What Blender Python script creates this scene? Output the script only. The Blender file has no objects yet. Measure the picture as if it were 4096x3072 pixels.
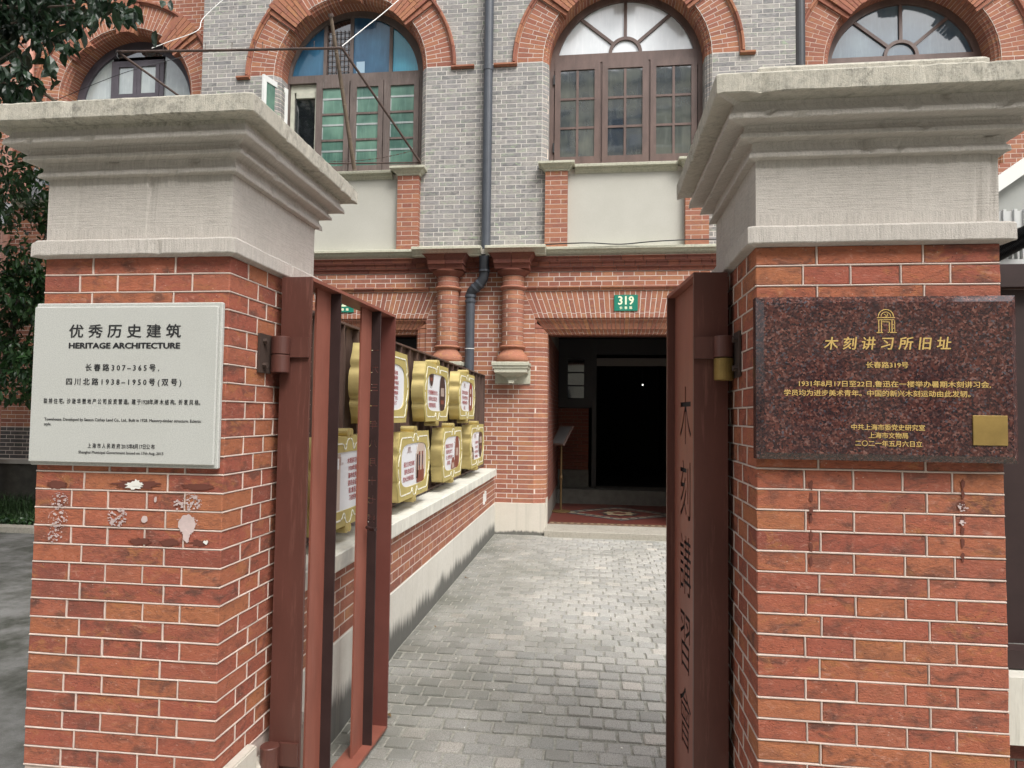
import bpy, bmesh, math, random
from mathutils import Matrix, Vector, noise
random.seed(7)
C = bpy.context.scene.collection
SC = bpy.context.scene
rad = math.radians

# ------------------------------------------------------------------ camera
cam_d = bpy.data.cameras.new("camera")
cam_d.sensor_width = 36.0
cam_d.lens = 36.0 * 2700.8 / 4096.0
cam_d.clip_start = 0.05
cam_d.clip_end = 500
cam = bpy.data.objects.new("camera", cam_d)
C.objects.link(cam)
yaw, pitch, roll = rad(6.9305), rad(2.6458), rad(0.7449)
fw = Vector((-math.sin(yaw), math.cos(yaw), 0)); rt = Vector((math.cos(yaw), math.sin(yaw), 0)); up = Vector((0, 0, 1))
f2 = fw * math.cos(pitch) + up * math.sin(pitch); u2 = up * math.cos(pitch) - fw * math.sin(pitch)
r3 = rt * math.cos(roll) + u2 * math.sin(roll); u3 = u2 * math.cos(roll) - rt * math.sin(roll)
m = Matrix((r3, u3, -f2)).transposed().to_4x4()
m.translation = (0, 0, 1.4)
cam.matrix_world = m
SC.camera = cam

# ------------------------------------------------------------------ light
world = bpy.data.worlds.new("World")
SC.world = world
world.use_nodes = True
wn = world.node_tree.nodes; wl = world.node_tree.links
wn.clear()
wo = wn.new("ShaderNodeOutputWorld"); bg = wn.new("ShaderNodeBackground")
sky = wn.new("ShaderNodeTexSky"); sky.sky_type = 'NISHITA'; sky.sun_disc = False
sky.sun_elevation = rad(58); sky.sun_rotation = rad(200); sky.air_density = 1.0; sky.dust_density = 4.0; sky.ozone_density = 1.0
hs = wn.new("ShaderNodeHueSaturation"); hs.inputs["Saturation"].default_value = 0.22
wl.new(sky.outputs[0], hs.inputs["Color"]); wl.new(hs.outputs[0], bg.inputs[0])
bg.inputs[1].default_value = 0.15
wl.new(bg.outputs[0], wo.inputs[0])
sun_d = bpy.data.lights.new("sun", 'SUN'); sun_d.energy = 1.1; sun_d.angle = rad(24); sun_d.color = (1, 0.965, 0.91)
sun = bpy.data.objects.new("sun", sun_d); C.objects.link(sun)
# the sun stands behind the viewer's right shoulder, veiled by cloud
sv = Vector((0.42, -0.62, 0.95)).normalized()
sun.rotation_euler = sv.to_track_quat('Z', 'Y').to_euler()
sky.sun_elevation = math.asin(sv.z)
sky.sun_rotation = math.atan2(sv.x, sv.y)
SC.view_settings.view_transform = 'Standard'
SC.view_settings.look = 'None'
SC.view_settings.gamma = 1
SC.view_settings.use_curve_mapping = False
SC.view_settings.exposure = 0.97
SC.cycles.max_bounces = 8

# ------------------------------------------------------------------ materials
MATS = {}
class NT:
    def __init__(s, name):
        s.m = bpy.data.materials.new(name); s.m.use_nodes = True
        s.t = s.m.node_tree; s.n = s.t.nodes; s.l = s.t.links
        s.b = s.n["Principled BSDF"]
        MATS[name] = s.m
        s._co = None
    def new(s, ty, **k):
        n = s.n.new(ty)
        for a, v in k.items(): setattr(n, a, v)
        return n
    def link(s, a, b): s.l.new(a, b)
    def rnd(s):
        oi = s.new("ShaderNodeObjectInfo"); g = s.new("ShaderNodeNewGeometry")
        a = s.new("ShaderNodeMath", operation='ADD'); s.link(oi.outputs["Random"], a.inputs[0]); s.link(g.outputs["Random Per Island"], a.inputs[1])
        f = s.new("ShaderNodeMath", operation='FRACT'); s.link(a.outputs[0], f.inputs[0])
        return f.outputs[0]
    def co(s, scale=(1, 1, 1), rnd=None, kind="Object"):
        tc = s.new("ShaderNodeTexCoord")
        mp = s.new("ShaderNodeMapping"); mp.inputs["Scale"].default_value = scale
        s.link(tc.outputs[kind], mp.inputs["Vector"])
        if rnd is not None:
            mu = s.new("ShaderNodeMath", operation='MULTIPLY'); mu.inputs[1].default_value = 97.0; s.link(rnd, mu.inputs[0])
            cb = s.new("ShaderNodeCombineXYZ"); s.link(mu.outputs[0], cb.inputs[0]); s.link(mu.outputs[0], cb.inputs[2])
            s.link(cb.outputs[0], mp.inputs["Location"])
        return mp.outputs[0]
    def noise(s, co, scale, detail=4, rough=.6, dist=0):
        n = s.new("ShaderNodeTexNoise"); n.inputs["Scale"].default_value = scale; n.inputs["Detail"].default_value = detail
        n.inputs["Roughness"].default_value = rough; n.inputs["Distortion"].default_value = dist
        s.link(co, n.inputs["Vector"]); return n.outputs["Fac"]
    def ramp(s, fac, stops, interp='LINEAR'):
        r = s.new("ShaderNodeValToRGB"); r.color_ramp.interpolation = interp
        e = r.color_ramp.elements
        while len(e) < len(stops): e.new(0.5)
        for i, (p, c) in enumerate(stops):
            e[i].position = p
            e[i].color = (c, c, c, 1) if not hasattr(c, '__len__') else (*c, 1)
        s.link(fac, r.inputs[0]); return r.outputs[0]
    def mix(s, fac, a, b, mode='MIX'):
        x = s.new("ShaderNodeMix", data_type='RGBA', blend_type=mode)
        if isinstance(fac, (int, float)): x.inputs[0].default_value = fac
        else: s.link(fac, x.inputs[0])
        for i, v in ((6, a), (7, b)):
            if hasattr(v, '__len__'): x.inputs[i].default_value = (*v, 1)
            else: s.link(v, x.inputs[i])
        return x.outputs[2]
    def bump(s, h, strength=.3, dist=.002, prev=None):
        b = s.new("ShaderNodeBump"); b.inputs["Strength"].default_value = strength; b.inputs["Distance"].default_value = dist
        s.link(h, b.inputs["Height"])
        if prev is not None: s.link(prev, b.inputs["Normal"])
        return b.outputs[0]
    def out(s, col=None, rough=None, nrm=None, **k):
        if col is not None:
            if hasattr(col, '__len__'): s.b.inputs["Base Color"].default_value = (*col, 1)
            else: s.link(col, s.b.inputs["Base Color"])
        if rough is not None:
            if isinstance(rough, (int, float)): s.b.inputs["Roughness"].default_value = rough
            else: s.link(rough, s.b.inputs["Roughness"])
        if nrm is not None: s.link(nrm, s.b.inputs["Normal"])
        for a, v in k.items(): s.b.inputs[a].default_value = v
        return s.m
    def zmask(s, z0, z1, kind="Geometry"):
        g = s.new("ShaderNodeNewGeometry"); sp = s.new("ShaderNodeSeparateXYZ"); s.link(g.outputs["Position"], sp.inputs[0])
        mr = s.new("ShaderNodeMapRange"); mr.inputs[1].default_value = z0; mr.inputs[2].default_value = z1
        s.link(sp.outputs[2], mr.inputs[0]); return mr.outputs[0]
    def wpos(s, scale=(1, 1, 1)):
        g = s.new("ShaderNodeNewGeometry"); mp = s.new("ShaderNodeMapping"); mp.inputs["Scale"].default_value = scale
        s.link(g.outputs["Position"], mp.inputs["Vector"]); return mp.outputs[0]
    def mul(s, a, b):
        x = s.new("ShaderNodeMath", operation='MULTIPLY')
        for i, v in ((0, a), (1, b)):
            if isinstance(v, (int, float)): x.inputs[i].default_value = v
            else: s.link(v, x.inputs[i])
        return x.outputs[0]

def brick_mat(name, cols, dark, pale, sc=1.0, patch=.5, rough=.85, bump=.5, speck=True):
    s = NT(name); r = s.rnd()
    base = s.ramp(r, [(i / (len(cols) - 1), c) for i, c in enumerate(cols)])
    co = s.co((1, 1, 1.9), r)
    n1 = s.noise(co, 14 * sc, 5, .62, .6)
    n2 = s.noise(co, 38 * sc, 6, .7, .3)
    n3 = s.noise(co, 150 * sc, 3, .6)
    m7 = s.new("ShaderNodeMath", operation='MULTIPLY'); m7.inputs[1].default_value = 7.31; s.link(r, m7.inputs[0])
    f7 = s.new("ShaderNodeMath", operation='FRACT'); s.link(m7.outputs[0], f7.inputs[0]); v7 = s.ramp(f7.outputs[0], [(.1, .3), (.85, 1)])
    m9 = s.new("ShaderNodeMath", operation='MULTIPLY'); m9.inputs[1].default_value = 13.7; s.link(r, m9.inputs[0])
    f9 = s.new("ShaderNodeMath", operation='FRACT'); s.link(m9.outputs[0], f9.inputs[0]); v9 = s.ramp(f9.outputs[0], [(.3, .15), (1, 1)])
    c = s.mix(s.mul(s.mul(s.ramp(n1, [(.48, 0), (.66, 1)]), patch), v7), base, dark)
    n5 = s.noise(co, 11 * sc, 6, .7, 1.2)
    c = s.mix(s.mul(s.mul(s.ramp(n5, [(.36, 1), (.48, 0)]), .72), v9), c, (cols[0][0] * 1.08, cols[0][1] * 1.45, cols[0][2] * .95))
    c = s.mix(s.mul(s.ramp(n2, [(.60, 0), (.70, 1)]), .45), c, pale)
    c = s.mix(s.ramp(n3, [(.3, .0), (.8, .28)]), c, dark)
    n8 = s.noise(s.co((1, 1, 2.6), r), 24 * sc, 8, .75, 1.5)
    c = s.mix(s.ramp(n8, [(.54, 0), (.61, .5), (.68, .1)]), c, dark)
    c = s.mix(s.ramp(n8, [(.36, .35), (.44, 0)]), c, pale)
    if speck:
        v = s.new("ShaderNodeTexVoronoi"); v.inputs["Scale"].default_value = 75 * sc; s.link(co, v.inputs["Vector"])
        g2 = s.noise(co, 9 * sc, 2)
        pit = s.mul(s.ramp(v.outputs["Distance"], [(.10, 1), (.17, 0)]), s.ramp(g2, [(.5, 0), (.6, .9)]))
        c = s.mix(pit, c, (.05, .02, .015))
        v2 = s.new("ShaderNodeTexVoronoi"); v2.inputs["Scale"].default_value = 47 * sc; s.link(co, v2.inputs["Vector"])
        g3 = s.noise(co, 13 * sc, 2)
        c = s.mix(s.mul(s.ramp(v2.outputs["Distance"], [(.07, .8), (.11, 0)]), s.ramp(g3, [(.52, 0), (.6, .8)])), c, (.6, .5, .42))
        hh = s.mix(pit, s.mix(.5, n2, n3), (0, 0, 0))
    else:
        hh = s.mix(.5, n2, n3)
    return s.out(c, rough, s.bump(hh, bump, .004), **{"Specular IOR Level": .25})

brick_mat("brick_gate", [(.42, .135, .072), (.385, .114, .068), (.345, .100, .064), (.40, .130, .078), (.285, .084, .058), (.37, .106, .068), (.43, .160, .074), (.385, .122, .076)], (.115, .056, .044), (.54, .30, .23), patch=.9, bump=1.0)
brick_mat("brick_house", [(.40, .165, .095), (.34, .130, .085), (.27, .100, .070), (.36, .145, .095), (.43, .190, .100), (.33, .130, .085)], (.18, .095, .075), (.50, .30, .23), patch=.5, speck=False)
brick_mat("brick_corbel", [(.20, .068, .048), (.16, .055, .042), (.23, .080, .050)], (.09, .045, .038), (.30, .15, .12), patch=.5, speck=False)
brick_mat("brick_grey", [(.36, .34, .33), (.29, .28, .277), (.41, .385, .355), (.235, .23, .23), (.35, .325, .305)], (.12, .12, .125), (.52, .49, .45), patch=.75, speck=False)
brick_mat("brick_dark", [(.09, .08, .08), (.12, .10, .09), (.07, .065, .065)], (.03, .03, .03), (.2, .18, .16), patch=.4, speck=False)

def stone_mat(name, base, dark, tool=True, stain=None, stain_z=None, rough=.9, mossc=(.10, .105, .07), bs=.5, stains=1.0):
    s = NT(name); p = s.wpos()
    n1 = s.noise(p, 3.0, 5, .65); n2 = s.noise(p, 60, 4, .7)
    c = s.mix(s.ramp(n1, [(.35, 0), (.75, .55)]), base, dark)
    c = s.mix(s.ramp(n2, [(.35, .35), (.6, 0)]), c, dark)
    h = n2
    if tool:
        g = s.new("ShaderNodeNewGeometry"); sp = s.new("ShaderNodeSeparateXYZ"); s.link(g.outputs["Position"], sp.inputs[0])
        ad = s.new("ShaderNodeMath", operation='ADD'); s.link(sp.outputs[0], ad.inputs[0]); s.link(sp.outputs[1], ad.inputs[1])
        cb = s.new("ShaderNodeCombineXYZ"); s.link(s.mul(ad.outputs[0], 170), cb.inputs[0]); s.link(s.mul(sp.outputs[2], 14), cb.inputs[1])
        vert = s.noise(cb.outputs[0], 1, 3, .6)
        cb2 = s.new("ShaderNodeCombineXYZ"); s.link(s.mul(ad.outputs[0], 14), cb2.inputs[0]); s.link(s.mul(sp.outputs[2], 230), cb2.inputs[1])
        hor = s.noise(cb2.outputs[0], 1, 3, .6)
        a = s.zmask(1.962, 1.966); b = s.zmask(2.092, 2.096)
        sub = s.new("ShaderNodeMath", operation='SUBTRACT'); s.link(a, sub.inputs[0]); s.link(b, sub.inputs[1])
        t = s.mix(sub.outputs[0], vert, hor)
        c = s.mix(s.ramp(t, [(.36, .26), (.56, 0)]), c, (dark[0] * .6, dark[1] * .6, dark[2] * .6))
        n9 = s.noise(p, 260, 3, .8)
        c = s.mix(s.ramp(n9, [(.30, .5), (.48, 0)]), c, (dark[0] * .55, dark[1] * .55, dark[2] * .55))
        h = s.mix(.5, t, n9)
    if stain_z:
        mk = s.zmask(*stain_z)
        sn = s.noise(s.wpos((1, 1, .9)), 40, 8, .82); sn2 = s.noise(s.wpos((1, 1, .5)), 5, 3, .5)
        c = s.mix(s.mul(s.mul(s.ramp(sn2, [(.2, 1), (.8, 1)]), mk), .45 * stains), c, (base[0] * .92, base[1] * .95, base[2] * .82))
        c = s.mix(s.mul(s.mul(s.ramp(sn, [(.46, 0), (.62, 1)]), s.ramp(sn2, [(.35, .35), (.6, 1)])), s.mul(mk, .68 * stains)), c, mossc)
    return s.out(c, rough, s.bump(h, bs, .004), **{"Specular IOR Level": .2})
stone_mat("cap_stone", (.57, .53, .485), (.44, .405, .365), stain_z=(2.250, 2.256), bs=1.0, mossc=(.13, .128, .112))
stone_mat("cornice_stone", (.56, .545, .46), (.42, .41, .34), tool=False, stain_z=(0, 1), mossc=(.19, .19, .14), stains=.7)
def mould_mat(name, base, dark, ztop):
    s = NT(name); n1 = s.noise(s.wpos(), 3, 5, .65); n2 = s.noise(s.wpos(), 55, 4, .7)
    c = s.mix(s.ramp(n1, [(.35, 0), (.75, .6)]), base, dark); c = s.mix(s.ramp(n2, [(.35, .4), (.6, 0)]), c, dark)
    st = s.noise(s.wpos((1, 1, .05)), 26, 5, .75); lo = s.noise(s.wpos((1, 1, .0)), 1.7, 2, .5)
    zm = s.zmask(ztop, -.01)
    def add(a, b, o='ADD'):
        x = s.new("ShaderNodeMath", operation=o)
        for i, v in ((0, a), (1, b)):
            if isinstance(v, (int, float)): x.inputs[i].default_value = v
            else: s.link(v, x.inputs[i])
        return x.outputs[0]
    v = add(add(zm, s.mul(add(st, -.5), 1.0)), s.mul(add(lo, -.5), .7))
    c = s.mix(s.ramp(v, [(.38, 0), (.66, .95)]), c, (.11, .11, .10))
    st2 = s.noise(s.wpos((1, 1, .03)), 14, 4, .7)
    c = s.mix(s.ramp(st2, [(.55, 0), (.75, .4)]), c, (.30, .30, .25))
    return s.out(c, .9, s.bump(n2, .4, .003), **{"Specular IOR Level": .2})
mould_mat("plinth_mould", (.62, .60, .54), (.50, .48, .42), .26)
mould_mat("plinth_stone", (.60, .56, .49), (.50, .46, .39), .07)
stone_mat("step_stone", (.40, .37, .33), (.26, .24, .21), tool=False, stain_z=(.3, .06), mossc=(.13, .12, .10), stains=.7)
stone_mat("stucco", (.50, .49, .44), (.42, .41, .36), tool=False, bs=.2, stain_z=(3.55, 3.40), mossc=(.62, .61, .58), stains=.6)

def simple(name, col, rough=.6, metal=0, var=.0, bump=0, bscale=60, spec=.5, streak=None, coat=0):
    s = NT(name); c = col; nr = None
    if var or bump:
        p = s.wpos((1, 1, .35) if streak else (1, 1, 1))
        n = s.noise(p, 9, 5, .65); n2 = s.noise(p, bscale, 4, .7)
        if var: c = s.mix(s.ramp(n, [(.3, 0), (.7, 1)]), tuple(x * (1 - var) for x in col), tuple(min(1, x * (1 + var)) for x in col))
        if streak: c = s.mix(s.mul(s.ramp(s.noise(s.wpos((1, 1, .08)), 45, 5, .7), [(.55, 0), (.72, 1)]), .5), c, streak)
        if bump: nr = s.bump(n2, bump, .002)
    s.out(c, rough, nr, Metallic=metal, **{"Specular IOR Level": spec, "Coat Weight": coat})
    return s.m
simple("mortar_pale", (.56, .45, .39), .9, var=.18, bump=.5)
simple("mortar_house", (.62, .52, .45), .9, var=.1)
simple("mortar_grey", (.66, .62, .57), .9, var=.1)
simple("mortar_dark", (.16, .14, .12), .9, var=.15)
simple("coping_stone", (.62, .61, .54), .85, var=.14, bump=.4, streak=(.30, .30, .24))
simple("gate_steel", (.100, .037, .028), .42, var=.16, bump=.08, streak=(.24, .11, .085), spec=.5)
simple("gate_steel_face", (.26, .088, .060), .5, var=.16, bump=.10, streak=(.30, .13, .10), spec=.5)
simple("gate_end_red", (.15, .048, .038), .45, var=.1, spec=.5)
simple("gate_steel_dark", (.035, .020, .019), .5, var=.2, spec=.4)
simple("rust_dark", (.05, .03, .022), .8, var=.3, bump=.5)
simple("brass_old", (.30, .20, .06), .5, metal=.5, var=.25, bump=.2)
simple("fence_steel", (.10, .062, .05), .5, var=.25, streak=(.19, .13, .10))
simple("gold_face", (.44, .36, .125), .6, var=.10, streak=(.36, .30, .12))
simple("gold_side", (.56, .45, .19), .42, metal=.6, var=.12)
simple("panel_white", (.78, .80, .82), .35)
simple("relief_white", (.80, .80, .70), .5)
simple("pipe_slate", (.060, .068, .082), .42, var=.15, bump=.05)
simple("pipe_black", (.025, .028, .034), .5, var=.2)
simple("pipe_salmon", (.58, .30, .23), .5, var=.1)
simple("wood_brown", (.115, .072, .060), .5, var=.25, bump=.2, streak=(.17, .11, .09))
simple("wood_weathered", (.12, .092, .082), .75, var=.3, bump=.4, streak=(.24, .21, .19))
simple("wood_violet", (.085, .075, .09), .6, var=.15)
simple("wood_black", (.018, .018, .020), .5)
simple("paint_white", (.75, .76, .74), .45, var=.06)
simple("paint_cream", (.46, .46, .38), .6, var=.15)
simple("bamboo", (.16, .12, .085), .6, var=.3, bump=.3)
simple("iron_rust", (.09, .06, .05), .7, var=.35, bump=.3)
simple("cable_black", (.012, .013, .015), .5)
simple("cable_white", (.75, .75, .73), .5)
simple("sign_green", (.012, .20, .135), .35, var=.06, coat=.3)
simple("sign_cream", (.85, .88, .62), .5)
simple("ink_black", (.02, .02, .022), .5)
simple("ink_gold", (.68, .47, .16), .38, metal=.35)
simple("ink_red", (.35, .045, .05), .5)
simple("photo_dark", (.06, .035, .03), .4)
simple("photo_brown", (.22, .07, .045), .4)
simple("photo_light", (.55, .45, .38), .4)
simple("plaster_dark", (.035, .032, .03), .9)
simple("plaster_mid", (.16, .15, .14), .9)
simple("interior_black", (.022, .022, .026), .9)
simple("porch_stone", (.13, .125, .11), .9, var=.2)
simple("curtain_white", (.62, .66, .64), .9)
simple("trunk_bark", (.09, .07, .055), .9, var=.3, bump=.8)
simple("duct_white", (.62, .63, .62), .5, var=.08)
simple("canopy_white", (.80, .80, .76), .5)
simple("canopy_grey", (.36, .37, .35), .6, var=.1)
simple("mop_yarn", (.60, .62, .64), .95, var=.1, bump=.6)
simple("plastic_blue", (.30, .42, .52), .4)
simple("petrol_shade", (.02, .03, .045), .4)
simple("brass_stand", (.12, .075, .03), .5, metal=.4)
simple("notice_shaded", (.10, .10, .10), .7)  # notice paper darkened, the unlit porch's shade is put into its colour
simple("paper_white", (.74, .73, .68), .9, var=.05)
simple("paint_splash", (.55, .44, .42), .9, var=.25)
simple("glue_brown", (.13, .040, .026), .9)
simple("tile_red", (.115, .032, .024), .45, var=.15)
simple("tile_black", (.02, .02, .025), .4)
simple("tile_cream", (.30, .24, .15), .45)
simple("tile_grey", (.16, .17, .16), .45)
simple("soil", (.05, .045, .035), .95, var=.3, bump=.6)
simple("facade_yellow", (.66, .62, .50), .9, var=.1)
simple("facade_window", (.03, .04, .06), .3)
simple("leaf_dry", (.16, .10, .04), .8)

def glass(name, col, col2, rough=.05, ior=2.1, metal=.0):
    s = NT(name); n = s.noise(s.wpos((1, 1, .12)), 30, 4, .7)
    n2 = s.noise(s.wpos(), 1.8, 3, .6)
    c = s.mix(s.ramp(n2, [(.35, 0), (.62, 1)]), col, col2)
    c = s.mix(s.ramp(n, [(.5, 0), (.75, .25)]), c, tuple(min(1, x * 1.6 + .03) for x in col2))
    nr = s.bump(s.noise(s.wpos(), 3.5, 2), .05, .01)
    s.out(c, rough, nr, Metallic=metal, **{"IOR": ior, "Coat Weight": .7, "Coat Roughness": .03})
glass("glass_dusky", (.035, .045, .06), (.11, .12, .105), .03, 2.3)
glass("glass_painted_sky", (.56, .60, .62), (.66, .69, .71), .25)  # pale base colour stands in for white sky mirrored in the fanlight
glass("glass_blue", (.018, .065, .13), (.03, .12, .21), .3, 1.35)
glass("glass_teal", (.03, .20, .33), (.06, .33, .45), .3, 1.35)
glass("glass_green", (.055, .12, .10), (.15, .27, .21), .2, 1.5)
glass("glass_bluegrey", (.05, .085, .12), (.12, .17, .20), .08, 1.7)
glass("glass_pale", (.25, .29, .29), (.38, .42, .41), .25)
glass("glass_black", (.006, .007, .009), (.012, .014, .016), .05)

# polished red granite
s = NT("granite_red"); co = s.wpos()
v = s.new("ShaderNodeTexVoronoi"); v.inputs["Scale"].default_value = 210; s.link(co, v.inputs["Vector"])
sp = s.new("ShaderNodeSeparateColor"); s.link(v.outputs["Color"], sp.inputs[0])
c = s.ramp(sp.outputs[0], [(0, (.014, .013, .017)), (.22, (.042, .018, .016)), (.45, (.090, .030, .023)), (.72, (.125, .046, .036)), (.90, (.21, .105, .085)), (1, (.06, .075, .095))])
n = s.noise(co, 40, 5, .75)
c = s.mix(s.ramp(n, [(.38, .8), (.58, 0)]), c, (.030, .016, .018))
s.out(c, .12, None, **{"Specular IOR Level": .6, "Coat Weight": .4, "Coat Roughness": .05})
# pale fine granite
s = NT("granite_pale"); n = s.noise(s.wpos(), 420, 3, .7); n2 = s.noise(s.wpos(), 6, 4, .6)
c = s.ramp(n, [(.34, (.34, .35, .34)), (.52, (.50, .505, .47)), (.70, (.60, .60, .56))])
c = s.mix(s.ramp(n2, [(.4, 0), (.8, .15)]), c, (.35, .34, .30))
s.out(c, .55, s.bump(n, .1, .001))
# setts
s = NT("sett_granite"); r = s.rnd(); co = s.co((1, 1, 1), r)
base = s.ramp(r, [(0, (.33, .325, .30)), (.25, (.44, .43, .40)), (.6, (.50, .485, .445)), (.85, (.38, .38, .36)), (1, (.60, .555, .495))])
n = s.noise(co, 210, 4, .75); n2 = s.noise(s.wpos(), 1.1, 4, .6); n3 = s.noise(s.wpos(), 14, 5, .65)
c = s.mix(s.ramp(n, [(.38, .8), (.55, 0)]), base, (.20, .20, .185))
c = s.mix(s.ramp(n, [(.60, 0), (.72, .5)]), c, (.78, .77, .72))
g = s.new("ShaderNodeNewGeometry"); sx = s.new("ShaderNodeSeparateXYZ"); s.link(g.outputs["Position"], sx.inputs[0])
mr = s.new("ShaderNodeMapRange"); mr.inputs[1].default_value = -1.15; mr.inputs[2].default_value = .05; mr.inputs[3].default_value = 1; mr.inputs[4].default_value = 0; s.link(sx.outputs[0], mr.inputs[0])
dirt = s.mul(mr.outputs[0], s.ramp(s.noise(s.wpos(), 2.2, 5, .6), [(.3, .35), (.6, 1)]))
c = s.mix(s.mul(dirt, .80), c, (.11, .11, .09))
c = s.mix(s.ramp(n2, [(.45, 0), (.75, .35)]), c, (.16, .165, .125))
c = s.mix(s.ramp(n3, [(.62, 0), (.8, .3)]), c, (.09, .09, .08))
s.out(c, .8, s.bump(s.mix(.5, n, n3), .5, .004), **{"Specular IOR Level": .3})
s = NT("sett_joint"); n = s.noise(s.wpos(), 40, 5, .7)
s.out(s.ramp(n, [(.3, (.20, .20, .17)), (.7, (.42, .41, .36))]), .95, s.bump(n, .6, .004))
s = NT("asphalt"); n = s.noise(s.wpos(), 300, 3, .7); n2 = s.noise(s.wpos(), 2.6, 10, .72)
c = s.ramp(n2, [(.38, (.035, .04, .026)), (.47, (.10, .10, .088)), (.62, (.20, .20, .19))])
c = s.mix(s.ramp(n, [(.4, .4), (.6, 0)]), c, (.05, .05, .05))
s.out(c, .85, s.bump(n, .4, .003))
# leaves
def leaf_mat(name, a, b, rough=.35):
    s = NT(name); r = s.rnd()
    c = s.ramp(r, [(0, a), (.6, b), (1, tuple(x * 1.35 for x in b))])
    s.out(c, rough, None, **{"Specular IOR Level": .5})
    tr = s.new("ShaderNodeBsdfTranslucent"); s.link(c, tr.inputs[0])
    mx = s.new("ShaderNodeMixShader"); mx.inputs[0].default_value = .25
    o = s.n["Material Output"]; s.link(s.b.outputs[0], mx.inputs[1]); s.link(tr.outputs[0], mx.inputs[2]); s.link(mx.outputs[0], o.inputs[0])
leaf_mat("leaf_near", (.006, .018, .009), (.014, .034, .014))
leaf_mat("leaf_far", (.012, .036, .012), (.034, .080, .024))
leaf_mat("grass_blade", (.02, .042, .014), (.035, .075, .022), .6)

# ------------------------------------------------------------------ object helpers
W = {}
def tag(o, label=None, cat=None, group=None, kind=None):
    if label: o["label"] = label
    if cat: o["category"] = cat
    if group: o["group"] = group
    if kind: o["kind"] = kind
    return o
def new(name, mesh, mat=None, parent=None, world=None, kind=None):
    world = world or Matrix()
    o = bpy.data.objects.new(name, mesh); C.objects.link(o)
    if mat and mesh and not mesh.materials: mesh.materials.append(MATS[mat])
    if parent is not None:
        o.parent = parent; o.matrix_basis = W[parent].inverted() @ world
    else:
        o.matrix_basis = world
    W[o] = world
    if kind: o["kind"] = kind
    return o
def empty(name, loc, label, cat, group=None):
    o = new(name, None, None, None, Matrix.Translation(loc)); o.empty_display_size = .1
    return tag(o, label, cat, group)
def mk(solids, name="mesh", smooth=False, org=None):
    vs = []; fs = []
    for v, f in solids:
        b = len(vs); vs += [tuple(p) for p in v]; fs += [tuple(i + b for i in q) for q in f]
    if org is not None: vs = [(p[0] - org[0], p[1] - org[1], p[2] - org[2]) for p in vs]
    me = bpy.data.meshes.new(name); me.from_pydata(vs, [], fs)
    bm = bmesh.new(); bm.from_mesh(me); bmesh.ops.recalc_face_normals(bm, faces=bm.faces); bm.to_mesh(me); bm.free()
    if smooth:
        for p in me.polygons: p.use_smooth = True
    return me
def solid(name, solids, mat, parent=None, kind=None, smooth=False):
    """one mesh object whose origin sits at its own centre"""
    allv = [p for v, f in solids for p in v]
    c = [(min(p[i] for p in allv) + max(p[i] for p in allv)) / 2 for i in range(3)]
    return new(name, mk(solids, name, smooth, c), mat, parent, Matrix.Translation(c), kind)
def prism(A, B):
    n = len(A)
    f = [tuple(range(n))[::-1], tuple(range(n, 2 * n))] + [(i, (i + 1) % n, n + (i + 1) % n, n + i) for i in range(n)]
    return (list(A) + list(B), f)
def loft(loops, cap=True):
    n = len(loops[0]); v = [p for l in loops for p in l]; f = []
    for k in range(len(loops) - 1):
        f += [(k * n + i, k * n + (i + 1) % n, (k + 1) * n + (i + 1) % n, (k + 1) * n + i) for i in range(n)]
    if cap: f += [tuple(range(n))[::-1], tuple(range((len(loops) - 1) * n, len(loops) * n))]
    return (v, f)
def box(x0, x1, y0, y1, z0, z1):
    return prism([(x0, y0, z0), (x1, y0, z0), (x1, y1, z0), (x0, y1, z0)], [(x0, y0, z1), (x1, y0, z1), (x1, y1, z1), (x0, y1, z1)])
_bev = {}
def bevbox_mesh(dx, dy, dz, b, var=0):
    k = (round(dx, 4), round(dy, 4), round(dz, 4), b, var)
    if k not in _bev:
        bm = bmesh.new(); bmesh.ops.create_cube(bm, size=1)
        for v in bm.verts: v.co = Vector((v.co.x * dx, v.co.y * dy, v.co.z * dz))
        bmesh.ops.bevel(bm, geom=list(bm.edges), offset=b, segments=1, profile=.5, affect='EDGES')
        rr = random.Random(str(k))
        if var >= 0:
          for v in bm.verts: v.co += Vector([rr.uniform(-1, 1) * b * .55 for _ in range(3)])
        me = bpy.data.meshes.new("piece"); bm.to_mesh(me); bm.free()
        _bev[k] = me
    return _bev[k]
def bevbox(name, x0, x1, y0, y1, z0, z1, b, mat, parent=None, var=0, kind=None):
    me = bevbox_mesh(x1 - x0, y1 - y0, z1 - z0, b, var)
    return new(name, me, mat, parent, Matrix.Translation(((x0 + x1) / 2, (y0 + y1) / 2, (z0 + z1) / 2)), kind)
def tube(pts, r, n=10, cap=True, twist=0):
    pts = [Vector(p) for p in pts]; rs = r if hasattr(r, '__len__') else [r] * len(pts)
    loops = []; ref = None
    for i, p in enumerate(pts):
        d = (pts[min(i + 1, len(pts) - 1)] - pts[max(i - 1, 0)]).normalized()
        if ref is None: ref = Vector((0, 0, 1)) if abs(d.z) < .9 else Vector((1, 0, 0))
        a = d.cross(ref).normalized(); b = d.cross(a).normalized()
        ref = -a.cross(d) if False else ref
        loops.append([p + a * math.cos(2 * math.pi * k / n) * rs[i] + b * math.sin(2 * math.pi * k / n) * rs[i] for k in range(n)])
    return loft(loops, cap)
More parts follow.
